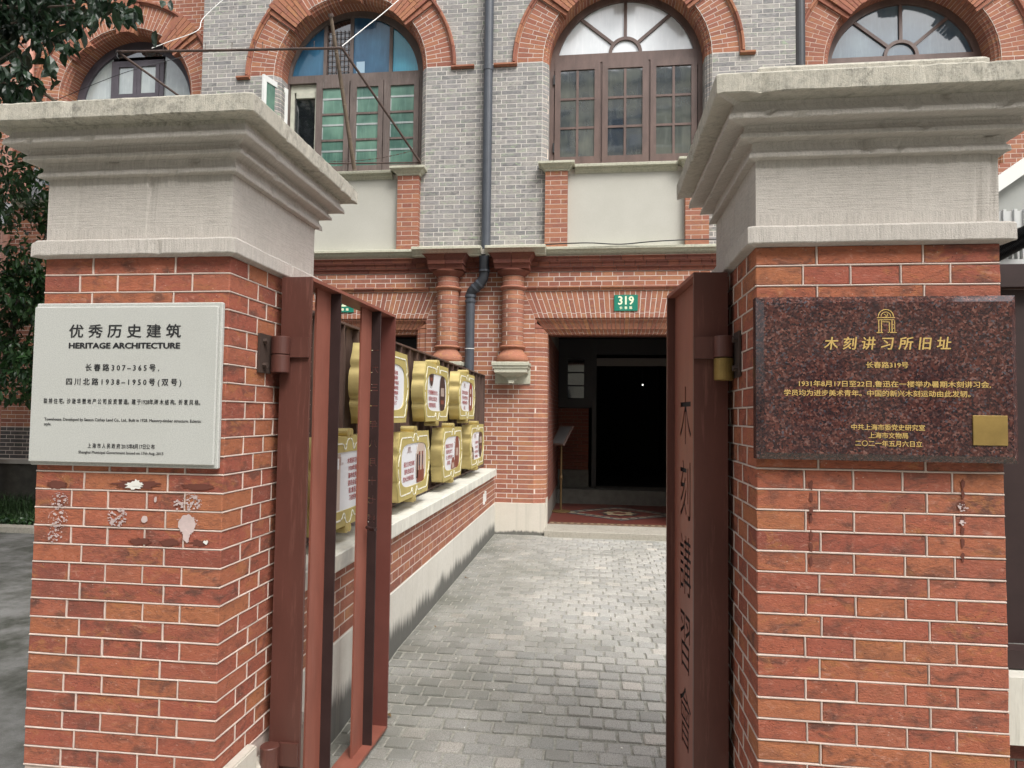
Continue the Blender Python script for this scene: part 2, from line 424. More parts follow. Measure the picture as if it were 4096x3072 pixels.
def lathe(cx, cy, prof, n=24, a0=0, a1=2 * math.pi):
    """prof: list (r,z)"""
    full = abs(a1 - a0 - 2 * math.pi) < 1e-6; m = n if full else n + 1
    loops = []
    for r, z in prof:
        loops.append([(cx + r * math.cos(a0 + (a1 - a0) * k / n), cy + r * math.sin(a0 + (a1 - a0) * k / n), z) for k in range(m)])
    return loft(loops)
def sq_profile(x0, x1, y0, y1, prof):
    return loft([[(x0 - d, y0 - d, z), (x1 + d, y0 - d, z), (x1 + d, y1 + d, z), (x0 - d, y1 + d, z)] for d, z in prof])
def rough_profile(x0, x1, y0, y1, prof, seg=46, amp=.0016):
    loops = []
    for d, z in prof:
        c = [(x0 - d, y0 - d), (x1 + d, y0 - d), (x1 + d, y1 + d), (x0 - d, y1 + d)]; l = []
        for i in range(4):
            a, b = c[i], c[(i + 1) % 4]; nx, ny = ((0, -1), (1, 0), (0, 1), (-1, 0))[i]
            for k in range(seg):
                t = k / seg; x, y = a[0] + (b[0] - a[0]) * t, a[1] + (b[1] - a[1]) * t
                p = Vector((x, y, z))
                o = noise.noise(p * 9) * amp + noise.noise(p * 55) * amp * .8
                ch = noise.noise(p * 26 + Vector((3, 7, 1)))
                if ch > .38: o -= (ch - .38) * .030
                if k == 0: o -= .002; l.append((x + (nx if i in (1, 3) else (-1 if i == 0 else 1)) * o * .0, y, z + o)); continue
                l.append((x + nx * o, y + ny * o, z + noise.noise(p * 31) * amp * .8))
        loops.append(l)
    return loft(loops)
def curve_plate(outlines, thick, name="plate"):
    """2-D outlines (first = outer, others = holes) filled and extruded; local z from -thick to 0"""
    cu = bpy.data.curves.new(name, 'CURVE'); cu.dimensions = '2D'; cu.fill_mode = 'BOTH'; cu.extrude = thick / 2
    for ol in outlines:
        sp = cu.splines.new('POLY'); sp.points.add(len(ol) - 1)
        for i, p in enumerate(ol): sp.points[i].co = (p[0], p[1], 0, 1)
        sp.use_cyclic_u = True
    o = bpy.data.objects.new(name, cu); C.objects.link(o)
    me = bpy.data.meshes.new_from_object(o.evaluated_get(bpy.context.evaluated_depsgraph_get()))
    bpy.data.objects.remove(o); bpy.data.curves.remove(cu)
    for v in me.vertices: v.co.z -= thick / 2
    me.materials.clear()
    return me
def text_mesh(s, size, bold=0.0, extrude=0, spacing=1.0, align='CENTER', shear=0, line=1.0, res=2):
    cu = bpy.data.curves.new("lettering", 'FONT'); cu.body = s; cu.size = size; cu.offset = bold; cu.extrude = extrude
    cu.space_character = spacing; cu.align_x = align; cu.align_y = 'CENTER'; cu.shear = shear; cu.space_line = line; cu.resolution_u = res
    o = bpy.data.objects.new("lettering", cu); C.objects.link(o)
    me = bpy.data.meshes.new_from_object(o.evaluated_get(bpy.context.evaluated_depsgraph_get()))
    bpy.data.objects.remove(o); bpy.data.curves.remove(cu); me.materials.clear()
    return me
def frame_mat(o, xd, yd):
    xd = Vector(xd).normalized(); yd = Vector(yd).normalized(); zd = xd.cross(yd)
    m = Matrix((xd, yd, zd)).transposed().to_4x4(); m.translation = o; return m
def lettering(s, size, mat, parent, o, xd, yd=(0, 0, 1), sx=1.0, sy=1.0, name="lettering", fit=None, bold=0, **k):
    me = text_mesh(s, size, **k)
    if bold:
        vs = [tuple(v.co) for v in me.vertices]; fs = [tuple(p.vertices) for p in me.polygons]; V = []; F = []
        for i, (dx, dy) in enumerate(((0, 0), (bold, 0), (-bold, 0), (0, bold * .7), (0, -bold * .7))):
            b = len(V); V += [(x + dx, y + dy, z + i * 3e-5) for x, y, z in vs]; F += [tuple(j + b for j in f) for f in fs]
        me = bpy.data.meshes.new("lettering"); me.from_pydata(V, [], F)
    if fit and len(me.vertices):
        xs = [v.co.x for v in me.vertices]; w = max(xs) - min(xs); mid = (max(xs) + min(xs)) / 2
        for v in me.vertices: v.co.x = (v.co.x - mid) * fit / w
    if sx != 1 or sy != 1:
        for v in me.vertices: v.co.x *= sx; v.co.y *= sy
    return new(name, me, mat, parent, frame_mat(o, xd, yd))

_share = {}
def emit_bricks(items, parent, limit=300, name="brick", rest="brickwork", order=None, jit=.0007, jdir=(0, 1, 0)):
    """items: (solid, material). The first `limit` become parts, what is left one mesh per material."""
    if order: items = sorted(items, key=order)
    left = {}
    for i, (sd, mt) in enumerate(items):
        if i < limit:
            c = [sum(p[a] for p in sd[0]) / len(sd[0]) for a in range(3)]
            rel = [tuple(round(p[a] - c[a], 4) for a in range(3)) for p in sd[0]]
            k = (mt, tuple(rel))
            if k not in _share: _share[k] = mk([(rel, sd[1])], "piece")
            j = random.uniform(-jit, jit)
            new(name, _share[k], mt, parent, Matrix.Translation((c[0] + jdir[0] * j, c[1] + jdir[1] * j, c[2] + jdir[2] * j)))
        else:
            j = random.uniform(-jit, jit)
            left.setdefault(mt, []).append(([(p[0] + jdir[0] * j, p[1] + jdir[1] * j, p[2] + jdir[2] * j) for p in sd[0]], sd[1]))
    for mt, l in left.items():
        solid(rest, l, mt, parent, "stuff")

CH = .0557        # one course
G = .0026         # half a joint
GH = .0036        # half a joint on the houses
def bond_cuts(k, u0, u1, off=0.0):
    step = .2515 if k % 2 == 0 else .12575
    st = off + (0 if k % 2 == 0 else .063)
    n = math.floor((u0 - st) / step); cuts = [u0]
    x = st + n * step
    while x < u1:
        if x > u0 + .03 and x < u1 - .03: cuts.append(x)
        x += step
    cuts.append(u1)
    return list(zip(cuts[:-1], cuts[1:]))
def course_bricks(z0, z1, allowed, Yf, depth, mat, off=0.0, k0=0, map3=None):
    """allowed(z)->list of (lo,hi). Returns solids with trapezoid ends along curves."""
    out = []; n = round((z1 - z0) / CH); h = (z1 - z0) / n
    map3 = map3 or (lambda u, y, z: (u, y, z))
    for k in range(n):
        za, zb = z0 + k * h + GH, z0 + (k + 1) * h - GH
        A, B = allowed(za), allowed(zb)
        if len(A) != len(B): A = B = allowed((za + zb) / 2)
        for (la, ha), (lb, hb) in zip(A, B):
            lo, hi = min(la, lb), max(ha, hb)
            if hi - lo < .02: continue
            for a, b in bond_cuts(k + k0, lo, hi, off):
                gl_, gr_ = (GH if a > lo + 1e-6 else 0), (GH if b < hi - 1e-6 else 0)
                a0, b0 = max(a, la) + gl_, min(b, ha) - gr_; a1, b1 = max(a, lb) + gl_, min(b, hb) - gr_
                if b0 - a0 < .004: a0 = b0 = min(max((a0 + b0) / 2, la), ha)
                if b1 - a1 < .004: a1 = b1 = min(max((a1 + b1) / 2, lb), hb)
                if (b0 - a0) + (b1 - a1) < .02: continue
                sd = prism([map3(a0, Yf, za), map3(b0, Yf, za), map3(b1, Yf, zb), map3(a1, Yf, zb)],
                           [map3(a0, Yf + depth, za), map3(b0, Yf + depth, za), map3(b1, Yf + depth, zb), map3(a1, Yf + depth, zb)])
                out.append((sd, mat))
    return out

# ------------------------------------------------------------------ ground
def gz(y): return 0.0 if y > 4.0 else -.07 * min(1, (4.0 - y) / .9)
land = new("ground", mk([loft([[(x, y, -.30) for x, y in ((-150, -150), (150, -150), (150, 150), (-150, 150))], [(x, y, -.16) for x, y in ((-150, -150), (150, -150), (150, 150), (-150, 150))]])]), "asphalt", kind="structure")
street = new("pavement", mk([box(-30, 30, -9, 2.4, -.14, -.09)]), "sett_joint", kind="structure")
yard = new("yard_ground", mk([box(-14, -1.30, 2.4, 12, -.12, -.012)]), "asphalt", kind="structure")
# courtyard bed and setts
grid = []
ys = [2.3, 2.7, 3.1, 3.3, 3.5, 3.7, 3.9, 4.0, 6, 7.99]
vs = []; fs = []
for y in ys: vs += [(-1.30, y, gz(y) - .007), (2.6, y, gz(y) - .007)]
for i in range(len(ys) - 1): fs.append((2 * i, 2 * i + 1, 2 * i + 3, 2 * i + 2))
court = new("courtyard_paving", mk([(vs, fs)]), "sett_joint", kind="structure")
PX, PY = .1165, .0995
setts = []
row = 0; y = 2.36; th = rad(-.6)
while y < 7.97:
    x = -1.16 + (row % 2) * PX / 2 - PX + random.uniform(-.008, .008)
    while x < 2.3:
        w = PX + random.uniform(-.006, .006)
        a, b = max(x, -1.153), x + w
        if b - a > .03:
            cx, cy = (a + b) / 2, y + PY / 2 + (a + .2) * math.tan(th)
            if 2.3 < cy < 7.80 or (cy < 7.95 and a < -.56):
                setts.append((cx, cy, b - a - .011, PY - .010))
        x += w
    y += PY; row += 1
def seen_key(t): return (t[0] + .35) ** 2 * .6 + (t[1] - 2.9) ** 2
vis = [t for t in setts if -1.16 < t[0] < .5 and t[1] > 2.75 and t[0] > -.9 * t[1] / 3.0]
vis.sort(key=seen_key); chosen = set(id(t) for t in vis[:300])
bulk = []
for i, t in enumerate(setts):
    cx, cy, dx, dy = t; z = gz(cy) + random.uniform(-.002, .002)
    if id(t) in chosen:
        me = bevbox_mesh(round(dx / .004) * .004, dy, .04, .005, i % 3)
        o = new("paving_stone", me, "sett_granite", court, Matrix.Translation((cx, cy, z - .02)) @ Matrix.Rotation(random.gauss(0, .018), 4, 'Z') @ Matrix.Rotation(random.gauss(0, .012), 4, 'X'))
    else:
        b = .005; zt = z; q = random.gauss(0, .015)
        def R2(px, py): return (cx + px - py * q, cy + py + px * q)
        l = []
        for dz, ins in ((-.03, 0), (-.004, 0), (0, b)):
            l.append([(*R2(sx * (dx / 2 - ins), sy * (dy / 2 - ins)), zt + dz) for sx, sy in ((-1, -1), (1, -1), (1, 1), (-1, 1))])
        bulk.append(loft(l))
solid("sett_paving", bulk, "sett_granite", court, "stuff")

# ------------------------------------------------------------------ gate piers
ZT = 1.877
def pier(name, x0, x1, inner, label):
    y0, y1 = 1.92, 2.53
    root = empty(name, ((x0 + x1) / 2, (y0 + y1) / 2, -.1), label, "gate pier", "gate piers on either side of the entrance")
    w = x1 - x0; d = y1 - y0
    solid("mortar_core", [box(x0 + .0035, x1 - .0035, y0 + .0035, y1 - .0035, -.1, ZT)], "mortar_pale", root)
    bulk = []; joints = []
    def rib(p, q, nrm, hw=.0027, pr=.0018):
        p, q, nrm = Vector(p), Vector(q), Vector(nrm); t = (q - p).normalized(); s = t.cross(nrm)
        mid = 6 if (q - p).length > .3 else 2
        ls = []
        for i in range(mid + 1):
            c = p.lerp(q, i / mid) + s * random.uniform(-.0006, .0006)
            ls.append([c - s * hw - nrm * .003, c - s * hw * .8 + nrm * (pr - .001), c - s * hw * .3 + nrm * pr, c + s * hw * .3 + nrm * pr, c + s * hw * .8 + nrm * (pr - .001), c + s * hw - nrm * .003])
        joints.append(loft(ls))
    ix, nx = (x1, 1) if inner > 0 else (x0, -1)
    for k in range(33):
        zb = ZT - (k + 1) * CH; zt = ZT - k * CH
        if zb < .30: break
        if k % 2 == 0: cuts = [0, .1665, .2725 + .1665, w] if inner > 0 else [0, .163, .163 + .2725, w]
        else: cuts = [i * w / 5 for i in range(6)]
        cuts = [cuts[0]] + [c + random.uniform(-.003, .003) for c in cuts[1:-1]] + [cuts[-1]]
        sd = [.1125, .2375, .3625, .4875] if k % 2 == 0 else [.177, .305, .433]
        sidec = [0] + [c + random.uniform(-.003, .003) for c in sd] + [d]
        for i in range(len(cuts) - 1):
            a, b = x0 + cuts[i] + G * (i > 0), x0 + cuts[i + 1] - G * (i < len(cuts) - 2)
            corner = (i == len(cuts) - 2) if inner > 0 else (i == 0)
            dep = sidec[1] - G if corner else .10
            j = random.uniform(-.0012, .0012)
            bevbox("brick", a, b, y0 + j, y0 + dep, zb + G, zt - G, .0022, "brick_gate", root, var=(i + k) % 3)
        for c in cuts[1:-1]: rib((x0 + c, y0, zb + .001), (x0 + c, y0, zt - .001), (0, -1, 0))
        for i in range(1, len(sidec) - 1):
            a, b = y0 + sidec[i] + G, y0 + sidec[i + 1] - G
            if a > 2.30:
                bulk.append(box(ix - .05 if nx > 0 else ix, ix if nx > 0 else ix + .05, a, b, zb + G, zt - G))
            else:
                if nx > 0: bevbox("brick", ix - .10, ix + random.uniform(-.001, .001), a, b, zb + G, zt - G, .0022, "brick_gate", root, var=(i + k) % 3)
                else: bevbox("brick", ix + random.uniform(-.001, .001), ix + .10, a, b, zb + G, zt - G, .0022, "brick_gate", root, var=(i + k) % 3)
        for c in sidec[1:4]: rib((ix, y0 + c, zb + .001), (ix, y0 + c, zt - .001), (nx, 0, 0))
        for a, b in bond_cuts(k, 0, d):
            ox = x0 if nx > 0 else x1
            bulk.append(box(ox if nx > 0 else ox - .05, ox + .05 if nx > 0 else ox, y0 + (.105 if a == 0 else a) + G, y0 + b - G, zb + G, zt - G))
        for a, b in bond_cuts(k, .06, w - .06): bulk.append(box(x0 + a + G, x0 + b - G, y1 - .05, y1, zb + G, zt - G))
        rib((x0 + .001, y0, zb), (x1 - .001, y0, zb), (0, -1, 0))
        rib((ix, y0 + .001, zb), (ix, y1 - .001, zb), (nx, 0, 0))
    solid("brickwork", bulk, "brick_gate", root, "stuff")
    solid("pointing", joints, "mortar_pale", root, "stuff", smooth=False)
    dc = .002 if inner > 0 else -.008
    prof = [(.004, ZT - .003), (.026, ZT + .001), (.028, ZT + .004), (.0275, 1.922), (.024, 1.927), (0, 1.929)]
    prof += [(d_, z_ + dc) for d_, z_ in [(0, 2.126), (.021, 2.1265), (.0225, 2.129), (.021, 2.139), (.013, 2.150), (.011, 2.166), (.013, 2.172), (.049, 2.1725), (.0505, 2.175), (.049, 2.184), (.040, 2.193), (.037, 2.203), (.039, 2.2095),
            (.086, 2.210), (.088, 2.213), (.086, 2.226), (.076, 2.238), (.072, 2.252), (.073, 2.2615), (.124, 2.262), (.127, 2.265), (.128, 2.312), (.124, 2.317), (0, 2.319)]]
    solid("stone_cap", [rough_profile(x0, x1, y0, y1, prof)], "cap_stone", root)
    solid("stone_slab", [sq_profile(x0 + .01, x1 - .01, y0 + .01, y1 - .01, [(0, 2.30), (.0, 2.385), (-.008, 2.394)])] if inner < 0 else [sq_profile(x0 + .14, x1 - .14, y0 + .14, y1 - .14, [(0, 2.321), (0, 2.335)])], "cap_stone", root)
    solid("plinth", [sq_profile(x0, x1, y0, y1, [(.03, -.1), (.03, .24), (.0, .25)])] + ([box(-1.0725, -1.068, 1.93, 2.11, -.1, .325), box(-1.1, -1.073, 1.93, 2.11, .26, .33)] if inner > 0 else []), "plinth_stone", root)
    return root
pierL = pier("gate_pier", -1.722, -1.103, 1, "red brick gate pier with stone cap carrying the pale heritage plaque")
pierR = pier("gate_pier", .443, 1.069, -1, "red brick gate pier with stone cap carrying the dark red granite plaque")

# glue marks and paint splashes on the left pier face
def blot(cx, cz, rx, rz, y, n=22, rough=.35, seed=0, holes=0):
    rr = random.Random(seed); pts = []
    for i in range(n):
        a = 2 * math.pi * i / n; k = 1 + rr.uniform(-rough, rough)
        pts.append((cx + math.cos(a) * rx * k, y, cz + math.sin(a) * rz * k))
    return prism(pts, [(p[0], y + .001, p[2]) for p in pts])
def cluster(cx, cz, R, n, y, seed, s0=.002, s1=.009, ring=False):
    rr = random.Random(seed); l = []
    for i in range(n):
        a = rr.uniform(0, 6.28); r = R * math.sqrt(rr.random())
        if ring: r = R * rr.uniform(.92, 1.02)
        s_ = rr.uniform(s0, s1) * .72; l.append(blot(cx + math.cos(a) * r, cz + math.sin(a) * r * .9, s_, s_ * rr.uniform(.5, 1), y - rr.random() * .0006, 9, .4, seed * 50 + i))
    return l
def wall_at(px, py):   # photograph position on the pier front -> plane y = 1.92
    x = (px - 2048) / 2700.8; z = -(py - 1536) / 2700.8
    d = r3 * x + u3 * z + f2; t = 1.92 / d.y
    return d.x * t, 1.4 + d.z * t
YF = 1.9165
marks = []
for (px, py, R, n, sd) in ((240, 2003, .024, 26, 1), (770, 2010, .026, 60, 3), (717, 2018, .016, 30, 4), (235, 2075, .028, 42, 5), (470, 2068, .032, 90, 6), (222, 2138, .026, 34, 8)):
    cx, cz = wall_at(px, py); marks += cluster(cx, cz, R, n, YF, sd, .0015, .0055)
    if sd in (1, 3, 5): marks += cluster(cx, cz, R * 1.2, 50, YF, sd + 20, .0008, .0018, ring=True)
cx, cz = wall_at(750, 2098); marks.append(blot(cx, cz, .028, .030, YF, 26, .09, 9)); marks.append(blot(cx, cz - .034, .011, .018, YF - .0012, 14, .2, 10)); marks += cluster(cx, cz, .036, 40, YF, 30, .001, .004)
cx, cz = wall_at(580, 2077); marks.append(blot(cx, cz, .010, .011, YF, 14, .12, 11))
cx, cz = wall_at(624, 1997); marks.append(blot(cx, cz, .004, .009, YF, 12, .2, 12))
solid("paint_splash", marks, "paint_splash", pierL, "stuff")
marks = []
cx, cz = wall_at(540, 1942)
marks.append(blot(cx, cz, .028, .011, YF - .001, 24, .35, 14)); marks.append(blot(cx + .008, cz + .008, .013, .010, YF - .0022, 14, .3, 15))
solid("paper_scrap", marks, "paper_white", pierL)
cx, cz = wall_at(825, 2170); solid("paper_scrap", [blot(cx, cz, .007, .006, YF - .001, 12, .4, 17)], "paper_white", pierL)
marks = []
for px, py, rx, rz in ((230, 1940, .030, .012), (545, 1938, .070, .013), (790, 1945, .046, .009), (560, 2165, .036, .009), (680, 2170, .030, .010), (800, 2172, .026, .010)):
    cx, cz = wall_at(px, py); marks.append(blot(cx, cz, rx, rz, YF + .0012, 30, .3, int(px)))
solid("glue_stain", marks, "glue_brown", pierL, "stuff")
marks = []
for px, y0_, y1_ in ((3243, 1900, 2260), (3850, 1905, 2240)):
    for k in range(7):
        py = y0_ + (y1_ - y0_) * (k + random.uniform(.2, .8)) / 7; cx, cz = wall_at(px, py); marks.append(blot(cx, cz, .0045, .013, YF + .0012, 12, .3, int(py)))
solid("glue_stain", marks, "glue_brown", pierR, "stuff")
marks = []
for py, rz in ((2030, .013), (2090, .007)):
    cx, cz = wall_at(3849, py); marks += cluster(cx, cz, rz, 18, YF, int(py), .0015, .004)
solid("paint_splash", marks, "paint_splash", pierR, "stuff")

# ------------------------------------------------------------------ plaques
pl = empty("heritage_plaque", (-1.39, 1.90, 1.232), "pale grey granite heritage plaque lettered in black Chinese and English, on the left gate pier", "plaque")
bevbox("stone_board", -1.730, -1.113, 1.903, 1.919, 1.228, 1.7295, .003, "granite_pale", pl, var=-1)
bevbox("front_board", -1.7285, -1.121, 1.893, 1.903, 1.238, 1.717, .003, "granite_pale", pl, var=-1)
def pt(s, x, z, size, mat="ink_black", par=pl, y=1.8922, **k): return lettering(s, size, mat, par, (x, y, z), (1, 0, 0), **k)
cxp = -1.402
def zpl(py): return wall_at(500, py)[1] * 1.0
def PZ(cy):  # crop row -> height on the plaque face
    d = r3 * ((560 - 2048) / 2700.8) + u3 * (-(1000 + cy * .6027 - 1536) / 2700.8) + f2; return 1.4 + d.z * 1.893 / d.y
def PXX(cx_, cy):
    d = r3 * ((cx_ * .6027 - 2048) / 2700.8) + u3 * (-(1000 + cy * .6027 - 1536) / 2700.8) + f2; return d.x * 1.893 / d.y
def pline(s, xa, xb, cy, size, **k):
    a, b = PXX(xa, cy), PXX(xb, cy)
    pt(s, (a + b) / 2, PZ(cy), size, fit=abs(b - a), **k)
pline("优 秀 历 史 建 筑", 460, 1203, 545, .044, bold=.0009)
pline("HERITAGE ARCHITECTURE", 457, 1198, 637, .0245, bold=.0013)
pline("长 春 路 3 0 7 – 3 6 5 号 ,", 567, 1058, 785, .0235, bold=.0006)
pline("四 川 北 路 1 9 3 8 – 1 9 5 0 号 ( 双 号 )", 440, 1205, 880, .0235, bold=.0006)
pline("联 排 住 宅。沙 逊 华 懋 地 产 公 司 投 资 营 造。建 于1928年,砖 木 结 构。折 衷 风 格。", 290, 1330, 1011, .0175, bold=.0004)
pline("Townhouse. Developed by Sasson Cathay Land Co., Ltd., Built in 1928. Masonry-timber structure. Eclectic", 295, 1337, 1132, .0128, bold=.0003)
pline("style.", 293, 341, 1165, .0128, bold=.0003)
pline("上 海 市 人 民 政 府 2015年8月17日公 布", 582, 1028, 1308, .0165, bold=.0004)
pline("Shanghai Municipal Government Issued on 17th Aug. 2015", 521, 1086, 1350, .0118, bold=.0003)

pr = empty("granite_plaque", (.757, 1.90, 1.293), "polished dark red granite plaque with gold Chinese lettering, on the right gate pier", "plaque")
me = mk([loft([[(x0, 1.918, z0), (x1, 1.918, z0), (x1, 1.918, z1), (x0, 1.918, z1)] if i == 0 else [(x0 + q, yy, z0 + q), (x1 - q, yy, z0 + q), (x1 - q, yy, z1 - q), (x0 + q, yy, z1 - q)] for i, (yy, q, x0, x1, z0, z1) in enumerate([(1.918, 0, .434, 1.084, 1.292, 1.728), (1.886, 0, .434, 1.084, 1.292, 1.728), (1.870, .018, .434, 1.084, 1.292, 1.728)])])])
new("stone_board", me, "granite_red", pr)
def RZ(cy, cx_=1400):
    d = r3 * ((2600 + cx_ * .6763 - 2048) / 2700.8) + u3 * (-(950 + cy * .6763 - 1536) / 2700.8) + f2; return d.x * 1.87 / d.y, 1.4 + d.z * 1.87 / d.y
def rline(s, xa, xb, cy, size, **k):
    a, b = RZ(cy, xa)[0], RZ(cy, xb)[0]
    pt(s, (a + b) / 2, RZ(cy, (xa + xb) / 2)[1], size, "ink_gold", pr, 1.8692, fit=abs(b - a), **k)
rline("木 刻 讲 习 所 旧 址", 1028, 1782, 632, .036, bold=.0006, shear=.12)
rline("长春路319号", 1277, 1528, 757, .0175, bold=.0003)
rline("1931年8月17日至22日,鲁迅在一楼举办暑期木刻讲习会,", 880, 2015, 870, .0175, bold=.0003)
rline("学员均为进步美术青年。中国的新兴木刻运动由此发轫。", 792, 1895, 925, .0175, bold=.0003)
rline("中共上海市委党史研究室", 1190, 1626, 1126, .0165, bold=.0003)
rline("上海市文物局", 1292, 1526, 1174, .0165, bold=.0003)
rline("二〇二一年五月六日立", 1212, 1610, 1222, .0165, bold=.0003)
# emblem: stone-gate outline
ex, ez = RZ(495, 1397); k_ = .6763 / 1445.0
def strip(pts, w, y=1.8692, closed=False):
    l = []
    for (a, b) in zip(pts, pts[1:] + ([pts[0]] if closed else [])):
        a2, b2 = Vector((ex + a[0] * k_, y, ez - a[1] * k_)), Vector((ex + b[0] * k_, y, ez - b[1] * k_))
        t = (b2 - a2).normalized(); n_ = Vector((t.z, 0, -t.x)) * w / 2
        l.append(prism([a2 - n_, b2 - n_, b2 + n_, a2 + n_], [p + Vector((0, .0007, 0)) for p in (a2 - n_, b2 - n_, b2 + n_, a2 + n_)]))
    return l
em = []
arc = lambda R, c0, a0, a1, n=12: [(c0[0] + R * math.cos(rad(a0 + (a1 - a0) * i / n)), c0[1] - R * math.sin(rad(a0 + (a1 - a0) * i / n))) for i in range(n + 1)]
em += strip(arc(40, (-2, -26), 0, 180), .0022) + strip(arc(26, (-2, -26), 0, 180), .0018)
em += strip([(-50, -20), (46, -20)], .0022) + strip([(-46, -8), (42, -8)], .0018)
em += strip([(-40, -8), (-40, 62)], .0022) + strip([(-26, -4), (-26, 62)], .0022) + strip([(-26, 4), (16, 4)], .0016) + strip([(16, 4), (16, 66)], .0022) + strip([(30, -4), (30, 62)], .0022) + strip([(44, -4), (44, 62)], .0016)
em += strip([(-52, 64), (-18, 64)], .0022) + strip([(8, 64), (54, 64)], .0022) + strip([(30, 20), (44, 20)], .0014) + strip([(30, 40), (44, 40)], .0014)
em += strip(arc(10, (-2, -34), -120, 60, 8), .0018) + strip([(-12, -40), (8, -26)], .0016)
new("emblem", mk(em), "ink_gold", pr)
qx, qz = RZ(1142, 2010)
bevbox("metal_tag", qx - .0415, qx + .0415, 1.8665, 1.8698, qz - .0385, qz + .0385, .001, "brass_old", pr, var=-1)

# ------------------------------------------------------------------ gate leaves
def leaf_frame(o, far, side):
    """returns function local(u, dpt, z)->world ; u along leaf, dpt back into the leaf's depth (away from the opening)"""
    o = Vector((o[0], o[1], 0)); far = Vector((far[0], far[1], 0)); d = (far - o).normalized()
    b = Vector((side, 0, 0)); b = (b - d * b.dot(d)).normalized()
    return (lambda u, q, z: tuple(o + d * u + b * q + Vector((0, 0, z)))), d, b
def lbox(Lf, u0, u1, q0, q1, z0, z1):
    return prism([Lf(u0, q0, z0), Lf(u1, q0, z0), Lf(u1, q1, z0), Lf(u0, q1, z0)], [Lf(u0, q0, z1), Lf(u1, q0, z1), Lf(u1, q1, z1), Lf(u0, q1, z1)])
def tri_text_panel(name, s, size, w, h, thick, z0, step, parent, mat, o, xd, chars_x=0.0, sxk=1.0, mirror=False, offset=-.0004):
    """metal sheet with the characters cut right through it"""
    cu = bpy.data.curves.new(name, 'CURVE'); cu.dimensions = '2D'; cu.fill_mode = 'BOTH'; cu.extrude = thick / 2; cu.resolution_u = 3
    def poly(ol, cyc=True):
        sp_ = cu.splines.new('POLY'); sp_.points.add(len(ol) - 1)
        for i, p in enumerate(ol): sp_.points[i].co = (p[0], p[1], 0, 1)
        sp_.use_cyclic_u = True
    poly([(-w / 2, 0), (w / 2, 0), (w / 2, h), (-w / 2, h)])
    for i, ch in enumerate(s):
        tc = bpy.data.curves.new("t", 'FONT'); tc.body = ch; tc.size = size; tc.align_x = 'CENTER'; tc.align_y = 'CENTER'; tc.resolution_u = 3; tc.offset = offset
        to = bpy.data.objects.new("t", tc); C.objects.link(to)
        cv = to.to_curve(bpy.context.evaluated_depsgraph_get())
        zc = z0 - i * step
        for sp0 in cv.splines:
            pts = []
            if sp0.type == 'BEZIER':
                bp = sp0.bezier_points; n = len(bp)
                for j in range(n):
                    a, b = bp[j], bp[(j + 1) % n]
                    for t in (0, .34, .67):
                        u = 1 - t
                        p = a.co * u ** 3 + a.handle_right * 3 * u * u * t + b.handle_left * 3 * u * t * t + b.co * t ** 3
                        pts.append(p)
            else: pts = [p.co.xyz for p in sp0.points]
            q = []
            for p in pts:
                x = p.x * sxk * (-1 if mirror else 1) + chars_x
                if not q or (Vector((x, p.y + zc)) - Vector(q[-1])).length > 1e-5: q.append((x, p.y + zc))
            if len(q) > 2: poly(q)
        bpy.data.objects.remove(to)
    ob = bpy.data.objects.new(name, cu); C.objects.link(ob)
    me = bpy.data.meshes.new_from_object(ob.evaluated_get(bpy.context.evaluated_depsgraph_get()))
    bpy.data.objects.remove(ob); me.materials.clear()
    return new(name, me, mat, parent, frame_mat(o, xd, (0, 0, 1)))
def knuckle(parent, x, y, z0, z1, r, mat):
    solid("hinge_knuckle", [lathe(x, y, [(r - .002, z0), (r, z0 + .002), (r, z1 - .002), (r - .002, z1)], 24)], mat, parent, smooth=False)

ZG0, ZG1 = -.05, 1.867
# left leaf: five open bays with angle bars
gl = empty("gate_leaf", (-1.02, 2.25, -.05), "wide rust-red steel gate leaf with open vertical bars, swung inward beside the left pier", "gate", "steel gate leaves")
Lf, dL, bL = leaf_frame((-.966, 2.203), (-.936, 3.10), -1)
LEN = .897; t_ = .010; D = .108
solid("hinge_stile", [lbox(Lf, 0, .012, 0, D, ZG0, ZG1), lbox(Lf, .012, .10, D - .01, D, ZG0, ZG1)], "gate_steel", gl)
solid("end_stile", [lbox(Lf, LEN - t_, LEN, 0, D, ZG0, ZG1)], "gate_end_red", gl)
solid("top_rail", [lbox(Lf, .0125, LEN - t_ - .0005, 0, D - .0105, ZG1 - .012, ZG1)], "gate_steel_face", gl)
solid("bottom_rail", [lbox(Lf, .0125, LEN - t_ - .0005, 0, D - .0105, ZG0, ZG0 + .012)], "gate_steel_face", gl)
for (ua, ub) in ((.163, .260), (.578, .697)):
    solid("flat_bar", [lbox(Lf, ua if ua > .3 else .140, ub, .044, .052, ZG0 + .0125, ZG1 - .0125)], "gate_steel_face", gl)
    if ua < .3:
        solid("deep_bar", [lbox(Lf, ub + .0005, ub + .0065, .004, .052, ZG0 + .0125, ZG1 - .0125)], "gate_steel_dark", gl)
    else:
        o_ = Vector(Lf(ub + .004, .027, ZG0 + .0125))
        tri_text_panel("deep_bar", "一九三一年八月十七號", .040, .048, ZG1 - ZG0 - .025, .006, 1.715, .0825, gl, "gate_steel_dark", o_, tuple(-bL), sxk=1.0, mirror=True)
